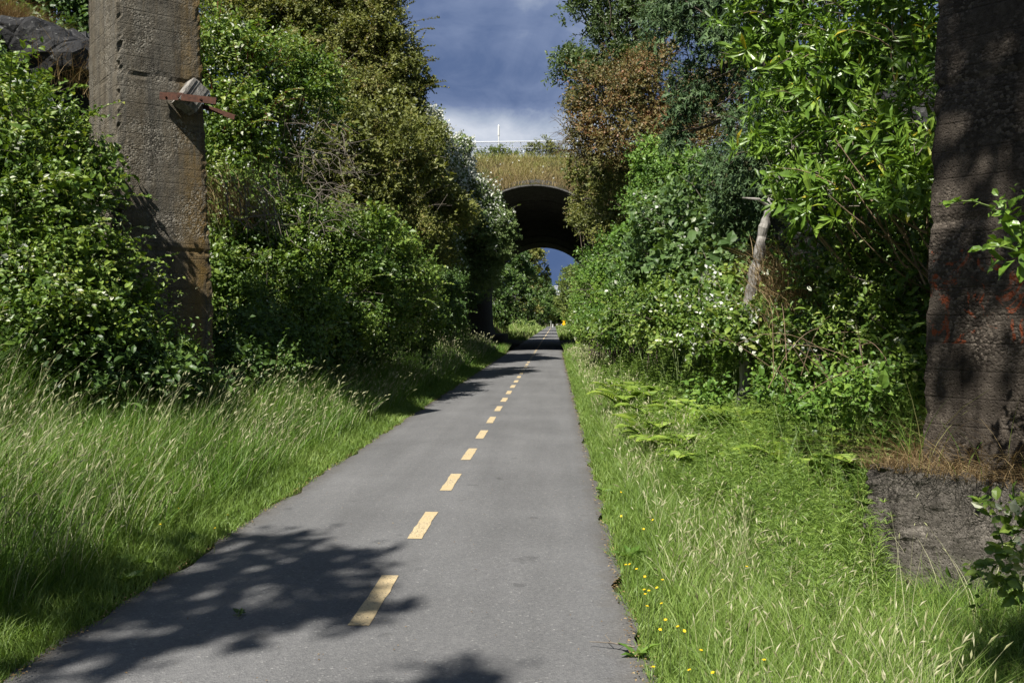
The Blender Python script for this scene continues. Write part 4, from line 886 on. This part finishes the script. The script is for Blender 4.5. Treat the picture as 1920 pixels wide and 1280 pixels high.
# mown-height fringe and rank grass on the pier side
def verge(side, n_short, n_tall, n_seed, d_short, d_tall, bright, hs=1.0):
    parts = []
    x, y, d = scatter(r_, n_short, -.07, d_short, 2.4, 48, side, 1.15)
    kk = d > -.03 + .05 * wob(y * 2.1, y * 0 + side * 3, 1.6); x, y, d = x[kk], y[kk], d[kk]
    k = r_.uniform(size=len(x)) < .45 + .55 * patchy(x, y, 2.1); x, y, d = x[k], y[k], d[k]
    h = (.05 + .2 * np.clip(d / d_short, 0, 1) + .06 * patchy(x, y, 1.3)) * r_.uniform(.5, 1.4, len(x))
    V, Fs, T, *_ = blades(r_, x, y, terrain(x, y) - .01, h, .0045 + .0005 * y, .55, 3, bias=(0, 0), tint=np.clip(r_.uniform(.1, .8, len(x)) * .7 + .3 * patchy(x, y, .9), 0, 1))
    parts.append((V, Fs, T))
    grow('verge_grass', M['brightgrass'], parts)
    parts = []
    x, y, d = scatter(r_, n_tall, *d_tall, 2.6, 48, side, .9)
    k = r_.uniform(size=len(x)) < .35 + .65 * patchy(x + 3, y, 1.1); x, y, d = x[k], y[k], d[k]
    hh = np.clip((d - d_tall[0]) / .9, 0, 1)
    h = hs * (.22 + .38 * hh + .2 * patchy(x, y + 5, .8)) * r_.uniform(.55, 1.25, len(x))
    V, Fs, T, *_ = blades(r_, x, y, terrain(x, y) - .02, h, .005 + .0005 * y, .5, 4, bias=(.12, .12), tint=np.clip(r_.uniform(0, .9, len(x)) * .65 + .35 * patchy(x, y, .7), 0, 1))
    parts.append((V, Fs, T))
    grow('tall_grass', M['brightgrass'] if bright else M['grass'], parts)
    x, y, d = scatter(r_, n_seed, *d_tall, 3.0, 48, side, .9)
    k = r_.uniform(size=len(x)) < patchy(x + 9, y, 1.4) * 1.2; x, y, d = x[k], y[k], d[k]
    h = hs * (.3 + .42 * np.clip((d - d_tall[0]) / .9, 0, 1)) * r_.uniform(.7, 1.3, len(x)) + .08
    V, Fs, T, tip, td = blades(r_, x, y, terrain(x, y), h, .0035 + .0004 * y, .4, 4, bias=(.25, .15), tint=r_.uniform(.55, 1., len(x)))
    H = heads(r_, tip, td, .05 + .002 * y, .0028 + .0004 * y)
    grow('seeding_grass', M['seed'], [(V, Fs, T), H])
verge(-1, 95000, 120000, 11000, .8, (.4, 2.9), False, 1.22)
verge(1, 110000, 75000, 4200, .9, (.25, 1.15), True, .72)
# deep rank grass further from the path by the plinth
def rank(x0, x1, y0, y1, n, h0, mt, wd=.007, lean=.55, name='tall_grass'):
    x = r_.uniform(x0, x1, n); y = r_.uniform(y0, y1, n); k = r_.uniform(size=n) < .3 + .7 * patchy(x, y, 1.7); x, y = x[k], y[k]
    V, Fs, T, tip, td = blades(r_, x, y, terrain(x, y) - .02, h0 * r_.uniform(.4, 1.3, len(x)), wd, lean, 4)
    return grow(name, M[mt], [(V, Fs, T)]), (tip, td)
rank(1.5, 3.9, 3.0, 4.6, 14000, .26, 'grass', .0045, .85); rank(1.4, 2.4, 4.6, 6.4, 6000, .2, 'grass', .0045, .85)
rank(1.5, 2.35, 6.2, 13, 5000, .35, 'grass', .007, .7)
rank(-5.2, -3.6, 5.5, 13, 16000, .75, 'grass', .008, .5)
rank(1.9, 4.3, 4.3, 6.6, 16000, .24, 'grass', .0045, .9); rank(2.0, 4.2, 4.6, 6.2, 5000, .34, 'horsetail', .004, .9)
# horsetail: stems with whorls of thread-like branches
def horsetail(n, x0, x1, y0, y1, seedn, dens=1.0):
    q = np.random.default_rng(seedn); x = q.uniform(x0, x1, n); y = q.uniform(y0, y1, n); k = q.uniform(size=n) < .25 + .75 * patchy(x, y + 2, 1.0); x, y = x[k], y[k]; n = len(x)
    h = q.uniform(.35, .75, n) * np.clip(.75 + .25 * (x - 1.0), .7, 1.35); az = q.uniform(0, 6.28, n); ln = q.uniform(.02, .25, n); z = terrain(x, y)
    nw, nb = 9, 10
    s = np.linspace(.25, 1, nw)[None]; cx = x[:, None] + np.cos(az)[:, None] * ln[:, None] * h[:, None] * s ** 2; cy = y[:, None] + np.sin(az)[:, None] * ln[:, None] * h[:, None] * s ** 2; cz = z[:, None] + h[:, None] * s
    c = np.stack([cx, cy, cz], -1).reshape(-1, 3); L = (.2 * (1.1 - s) + .035) * np.ones((n, 1)); L = L.reshape(-1)
    c = np.repeat(c, nb, 0); L = np.repeat(L, nb) * q.uniform(.7, 1.3, len(c)); a = np.tile(np.arange(nb) * 2 * np.pi / nb, n * nw) + q.uniform(0, .5, len(c))
    D = nrm(np.stack([np.cos(a), np.sin(a), q.uniform(.35, 1.1, len(a))], 1)); yy = c[:, 1]
    b = blades_dir(c, D, L, .002 + .0004 * yy, q)
    V, Fs, T, *_ = blades(q, x, y, z, h, .006 + .0004 * y, .1, 2, az=az, bias=(0, 0))
    return b, (V, Fs, T)
def blades_dir(c, D, L, W, q):
    S = nrm(np.cross(D, rdir(q, len(D)))); m_ = c + D * (L * .55)[:, None]; e = c + D * L[:, None] - np.array([0, 0, .25]) * L[:, None]
    V = np.stack([c - S * W[:, None] * .5, c + S * W[:, None] * .5, m_ + S * W[:, None] * .4, m_ - S * W[:, None] * .4, e], 1)
    qn = np.arange(len(c))[:, None]
    return V.reshape(-1, 3), [qn * 5 + np.array([[0, 1, 2, 3]]), qn * 5 + np.array([[3, 2, 4]])], np.repeat(q.uniform(0, 1, len(c)), 5)
pp = []
for a in ((1500, 1.15, 3.7, 7.6, 16, 1), (420, 1.4, 2.2, 6.0, 8.5, 2), (70, 1.3, 1.85, 4.6, 6.0, 3), (700, 1.1, 3.2, 15, 28, 4)): pp += list(horsetail(*a))
grow('horsetail_weeds', M['horsetail'], pp)
pp = list(horsetail(150, -4.5, -3.7, 7.5, 17, 6)); grow('horsetail_weeds', M['horsetail'], pp)
q9 = np.random.default_rng(12); x = q9.uniform(1.9, 3.4, 420); y = q9.uniform(7.0, 10.5, 420)
V, Fs, T, tip, td = blades(q9, x, y, terrain(x, y), q9.uniform(.5, 1.25, 420), .0085, .55, 5, bias=(-.15, -.1)); grow('tall_grass', M['grass'], [(V, Fs, T)])
x = q9.uniform(1.7, 3.3, 160); y = q9.uniform(4.6, 9.5, 160); V, Fs, T, tip, td = blades(q9, x, y, terrain(x, y), q9.uniform(.4, .85, 160), .0045, .5, 5, tint=q9.uniform(.5, 1, 160)); grow('seeding_grass', M['seed'], [(V, Fs, T), heads(q9, tip, td, .07, .004)])
# ferns: each one a plant
def fern(x, y, n, L, seedn, label):
    q = np.random.default_rng(seedn); z = float(terrain(x, y)); root = thing('fern', (x, y, z), label, 'fern', 'ferns at the foot of the bank')
    for k in range(n):
        az = k * 2 * np.pi / n + q.uniform(-.3, .3); l = L * q.uniform(.7, 1.15); s = np.linspace(0, 1, 24)
        out = np.array([np.cos(az), np.sin(az), 0]); pts = np.array([x, y, z + .03]) + out * (l * .8 * s)[:, None] + np.array([0, 0, 1]) * (l * (1.25 * s - .8 * s ** 2))[:, None]
        t_ = nrm(np.gradient(pts, axis=0)); sd = nrm(np.cross(t_, [0, 0, 1.])); mb = MB(); mb.tube(pts[::3], .004 * (1 - .7 * s[::3]), 4)
        for sg in (-1, 1):
            c = pts[2:]; D = nrm(sd[2:] * sg + t_[2:] * .45 + np.array([0, 0, -.1])); W = l * .22 * np.sin(np.pi * (.12 + .88 * s[2:])) ** .8 + .01
            Nn = nrm(np.cross(D, t_[2:]) * -sg + .15 * rdir(q, len(c)))
            V, Fs, T = leaf_arrays(c, D, Nn, W, np.full(len(c), l * .045), 'fold', q.uniform(0, 1, len(c))); mb.add(V, Fs, T)
        mb.build('frond', M['fern'], root)
for fx, fy, n, L, lab in ((1.3,15.2,9,1.0,'yellow-green fern nearest the path, below the white-leaved brambles'), (1.6,13.2,9,.95,'fern in front of the yellow-green one, deeper in the horsetail'), (2.05,12.6,9,1.0,'fern under the middle of the low bramble bush'),
    (1.85,10.6,8,.8,'bright fern standing alone in the horsetail'), (2.75,10.2,10,.9,'dark fern below the dead trunk, closest to the shaded pier'), (1.35,18.5,8,.9,'farthest fern, small beside the sunlit grass edge'), (1.75,16.,9,1.0,'tall fern tucked under the brambles behind the yellow-green fern')):
    fern(fx, fy, n, L, int(fx * 100), lab)
qf = np.random.default_rng(8)
for k in range(13):
    fy = qf.uniform(8.6, 17); fx = qf.uniform(1.15, 2.3 + .03 * fy); fern(fx, fy, int(qf.integers(7, 10)), qf.uniform(.75, 1.05), 300 + k, 'feathery green fern in the horsetail patch below the low brambles')
# dry thatch: on the plinth, above the rock, in gaps of the bank
def thatch(c, ext, n, L, mt='dry', zf=None, bias=(.2, -.3), lean=1.0, wd=.006):
    x = c[0] + r_.normal(size=n) * ext[0]; y = c[1] + r_.normal(size=n) * ext[1]; z = zf(x, y) if zf else np.full(n, c[2])
    return blades(r_, x, y, z, L * r_.uniform(.4, 1.4, n), wd, lean, 4, bias=bias)[:3]
def onp(n):
    a = r_.uniform(-PE * .98, wR + PE * .98, n); b = r_.uniform(-PE * .98, wR + PE * .98, n)
    k = ~((a > 0) & (a < wR) & (b > 0) & (b < wR)); a, b = a[k], b[k]
    return near[0] + a * D1[0] + b * D2[0], near[1] + a * D1[1] + b * D2[1]
x, y = onp(9000); n = len(x)
V, Fs, T, *_ = blades(r_, x, y, np.full(n, .6), .16 * r_.uniform(.3, 1.5, n), .005, 1.5, 4, bias=(-.2, -.3))
x2, y2 = onp(2600); V2, F2, T2, *_ = blades(r_, x2, y2, np.full(len(x2), .6), .45 * r_.uniform(.3, 1.4, len(x2)), .0048, 1.6, 5, bias=(-.35, -.45))
grow('dry_grass', M['dry'], [(V, Fs, T), (V2, F2, T2)])
x2, y2 = onp(160); V2, F2, T2, *_ = blades(r_, x2, y2, np.full(len(x2), .6), .75 * r_.uniform(.5, 1.2, len(x2)), .007, .7, 5, bias=(-.2, -.2)); grow('plinth_grass', M['grass'], [(V2, F2, T2)])
q0 = P(90, 60, 16.3)
parts = []
for px, py, Y in ((10,15,15.6),(40,45,15.6),(75,80,15.5),(105,100,15.4),(130,115,15.3),(150,135,15.2),(60,55,16.5),(110,90,16.5)):
    parts.append(thatch(P(px, py, Y) + np.array([0, 0, -.2]), (.22, .3), 700, .5, bias=(.4, -.4), wd=.012, zf=lambda x, y, c=P(px, py, Y)[2]: c - .3 + r_.uniform(-.15, .1, len(x)) - .35 * (x - P(px, py, Y)[0])))
grow('dry_grass', M['dry'], parts)
parts = []
for px, py, Y, n in ((1510,560,11.6,700),(1540,600,11.2,600),(1480,530,12.3,500),(420,395,14,400),(470,385,14.3,400)):
    c = P(px, py, Y); parts.append(thatch(c, (.3, .25), n, .45, bias=(-.3, -.3), wd=.008, lean=1.2, zf=lambda x, y, c=c: c[2] + r_.normal(size=len(x)) * .2))
grow('dry_grass', M['dry'], parts)
# grass on the embankment
n = 26000; x = r_.uniform(-12, 9, n); s = r_.uniform(0, 1, n) ** .8; lowz = np.where(np.abs(x - XC) < HW + .1, 4.3 + np.sqrt(np.maximum((HW + .1) ** 2 - (x - XC) ** 2, 0)), 6.)
z = np.maximum(lowz, 6.2) + s * (10.75 - np.maximum(lowz, 6.2)); y = 47.55 + np.clip(z - 8.62, 0, 9) * 1.5 + .02
tn = np.clip(.35 * r_.uniform(0, 1, n) + .75 * (z - 8.5) / 2.3 * r_.uniform(.5, 1, n), 0, 1)
V, Fs, T, tip, td = blades(r_, x, y, z - .05, r_.uniform(.15, .65, n) * (.6 + .8 * patchy(x, z, 1.2)), .028, .6, 3, bias=(0, -.1), tint=tn)
n = 6000; x = r_.uniform(-13, 9, n); y = r_.uniform(52, 53.5, n); V2, F2, T2, *_ = blades(r_, x, y, emb_z(x, y) - .3, r_.uniform(.4, .95, n), .03, .3, 3, tint=np.clip(r_.uniform(.4, 1, n), 0, 1))
grow('bank_grass', M['bankgrass'], [(V, Fs, T), (V2, F2, T2)])
k = r_.choice(len(tip), 170, replace=False); V, Fs, T = leaf_arrays(tip[k], rdir(r_, 170), rdir(r_, 170), .11, .1, 'fold', r_.uniform(0, 1, 170)); grow('daisy_blossoms', M['white'], [(V, Fs, T)])
# verge past the tunnel
parts = []
for side in (-1, 1):
    x, y, d = scatter(r_, 9000, .0, 4.5, 81, 262, side, 1.0, 2); V, Fs, T, *_ = blades(r_, x, y, terrain(x, y) - .02, r_.uniform(.3, .9, len(x)), .0008 * y, .4, 3, tint=r_.uniform(.3, 1, len(x))); parts.append((V, Fs, T))
grow('verge_grass', M['brightgrass'], parts)
parts = []
for side in (-1, 1):
    x, y, d = scatter(r_, 4000, .1, 2.6, 48, 54, side, 1.0, 1); V, Fs, T, *_ = blades(r_, x, y, terrain(x, y) - .02, r_.uniform(.2, .6, len(x)), .025, .4, 3); parts.append((V, Fs, T))
grow('verge_grass', M['grass'], parts)
# bank ground cover: leafy low weeds over the bare soil of both banks
def cover_leaves(side, n, d0, d1, y0, y1, mt, lf):
    x, y, d = scatter(r_, n, d0, d1, y0, y1, side, 1.0); z = terrain(x, y) + r_.uniform(.0, .35, n)
    D = nrm(rdir(r_, n) + np.array([0, 0, .1])); Nn = nrm(np.array([.35 * -side, -.3, .8]) + .5 * rdir(r_, n)); L = lf * r_.uniform(.6, 1.4, n) * (1 + y / 60)
    grow('ground_cover', M[mt], [leaf_arrays(np.stack([x, y, z], 1), D, Nn, L, L * .7, 'fold', r_.uniform(0, .8, n))])
cover_leaves(-1, 60000, 2.0, 9, 7, 50, 'bramble', .09)
cover_leaves(1, 60000, 2.2, 8, 6.5, 50, 'bramble', .09)
# ---- buttercups
def buttercup(x, y, h, q):
    z = float(terrain(x, y)); root = thing('buttercup', (x, y, z), 'small yellow buttercup flower in the verge grass', 'flower', 'yellow buttercups in the verge grass')
    e = np.array([x + q.normal() * .03, y + q.normal() * .03, z + h]); mb = MB(); mb.tube([(x, y, z), ((x + e[0]) / 2 + .01, (y + e[1]) / 2, z + h * .55), tuple(e)], [.0022, .0018, .0015], 4); mb.build('stem', M['green_stem'], root)
    a = np.arange(5) * 2 * np.pi / 5 + q.uniform(0, 1); tl = q.normal(size=3) * .25 + np.array([-.1, -.35, 1]); tl = nrm(tl); s = nrm(np.cross(tl, [1., 0, 0])); s2 = np.cross(tl, s)
    D = nrm(s * np.cos(a)[:, None] + s2 * np.sin(a)[:, None] + tl * .35); V, Fs, T = leaf_arrays(np.repeat(e[None], 5, 0), D, nrm(tl - .3 * D), .0095, .0095, 'oval', q.uniform(0, 1, 5)); mk('petals', V, Fs, M['yellow'], root, T)
q = np.random.default_rng(91)
for px, py in ((1193,1068),(1200,1105),(1212,1110),(1205,1118),(1218,1095),(1242,1128),(1214,1135),(1258,1165),(1240,1178),(1272,1178),(1290,1180),(1305,1217),(1364,1255),(1441,1242),(1208,1246),(1282,1250),(1168,1054),(1176,1060),(1209,975),(1170,925),(1160,965),(1215,993),(1415,1063),(1200,1080),(1233,1084)):
    gy = 2817 / (py - 603) * .86; b = P(px, py, gy); buttercup(b[0], gy, max(.1, b[2] - float(terrain(b[0], gy))), q)
for px, py in ((185,1013),(423,965),(357,933),(338,950),(400,988),(305,983)):
    gy = 2817 / (py - 603) * .88; b = P(px, py, gy); buttercup(b[0], gy, max(.1, b[2] - float(terrain(b[0], gy))), q)
# ---- broad leaf rosettes at the path edge
q = np.random.default_rng(17)
def dock(x, y, n, L, label):
    z = float(terrain(x, y)) + .02; root = thing('dock_plant', (x, y, z), label, 'weed', 'broad-leaved weeds at the path edge'); a = np.arange(n) * 2.4 + q.uniform(0, 1)
    D = nrm(np.stack([np.cos(a), np.sin(a), q.uniform(.25, .9, n)], 1)); V, Fs, T = leaf_arrays(np.repeat([[x, y, z]], n, 0), D, nrm(np.array([0, 0, 1]) + .3 * rdir(q, n)), L * q.uniform(.7, 1.2, n), L * .4, 'oval', q.uniform(.3, .8, n)); mk('leaves', V, Fs, M['fresh'], root, T)
for px, py, n, L, lab in ((262,1075,8,.17,'pale broad-leaved weed at the path edge beside the long leaf shadows'),(235,1105,7,.14,'small broad-leaved weed just below the pale one at the path edge'),(350,1030,7,.13,'broad-leaved weed above the leaf shadows at the path edge'),
    (1180,1040,7,.15,'broad-leaved weed beside the buttercups at the path edge'),(1195,1225,5,.13,'pale broad-leaved weed touching the fallen twig'),(1130,920,6,.12,'broad-leaved weed at the sunlit path edge above the buttercups')):
    gy = 2817 / (py - 603); b = P(px, py, gy); dock(b[0], gy, n, L, lab)
# ---- bits on the asphalt
b = P(1150, 1217, 2817 / (1217 - 603)); t = thing('fallen_twig', (b[0], b[1], .02), 'thin pale fallen twig lying across the path edge', 'twig'); mb = MB()
a0 = P(1105, 1212, 4.62); a1 = P(1190, 1220, 4.56); a0[2] = .022; a1[2] = .02; mid_ = (a0 + a1) / 2 + np.array([0, .004, .006])
mb.tube([a0, mid_, a1], [.002, .004, .005], 5); mb.tube([mid_, mid_ + np.array([-.03, .07, .015]), mid_ + np.array([-.01, .13, .01])], [.003, .002, .001], 4); mb.tube([a1 * .6 + a0 * .4, a1 * .6 + a0 * .4 + np.array([.03, .05, .03])], [.003, .001], 4); mb.build('wood', M['twig'], t)
gy = 2817 / (1168 - 603); b = P(449, 1168, gy); t = thing('fallen_sprig', (b[0], gy, .012), 'small fallen sprig of green leaves on the shadowed asphalt', 'sprig')
q = np.random.default_rng(4); D = nrm(np.stack([q.normal(size=7), q.normal(size=7), q.uniform(.1, .6, 7)], 1)); V, Fs, T = leaf_arrays(np.repeat([[b[0], gy, .018]], 7, 0) + q.normal(size=(7, 3)) * [.012, .012, .003], D, nrm(np.array([0, 0, 1]) + .5 * rdir(q, 7)), .045, .022, 'oval', q.uniform(0, 1, 7)); mk('leaves', V, Fs, M['dark'], t, T)
mb = MB(); mb.tube([(b[0] - .03, gy - .02, .015), (b[0] + .03, gy + .02, .02)], .002, 4); mb.build('stem', M['green_stem'], t)
# leaf litter along the edges and sparse crumbs on the asphalt
parts = []
for side in (-1, 1):
    y = 2.6 * (48 / 2.6) ** r_.uniform(0, 1, 1300); d = np.abs(r_.normal(size=1300)) * .06 - .08; n = 1300
    x = XL - d * 1.0 if side < 0 else XR + d; D = nrm(np.stack([r_.normal(size=n), r_.normal(size=n), r_.uniform(-.05, .25, n)], 1)); L = r_.uniform(.006, .02, n) * (1 + y / 20)
    parts.append(leaf_arrays(np.stack([x, y, np.full(n, .004) + .014 * np.clip(-d / .06, 0, 1)], 1), D, nrm(np.array([0, 0, 1]) + .35 * rdir(r_, n)), L, L * .5, 'fold', r_.uniform(0, 1, n)))
n = 420; x = r_.uniform(XL + .1, XR - .1, n); y = 3.6 * (30 / 3.6) ** r_.uniform(0, 1, n); D = nrm(np.stack([r_.normal(size=n), r_.normal(size=n), r_.uniform(0, .2, n)], 1)); L = r_.uniform(.004, .016, n)
parts.append(leaf_arrays(np.stack([x, y, np.full(n, .018)], 1), D, nrm(np.array([0, 0, 1]) + .3 * rdir(r_, n)), L, L * .6, 'fold', r_.uniform(0, .6, n)))
grow('leaf_litter', M['dry'], parts)
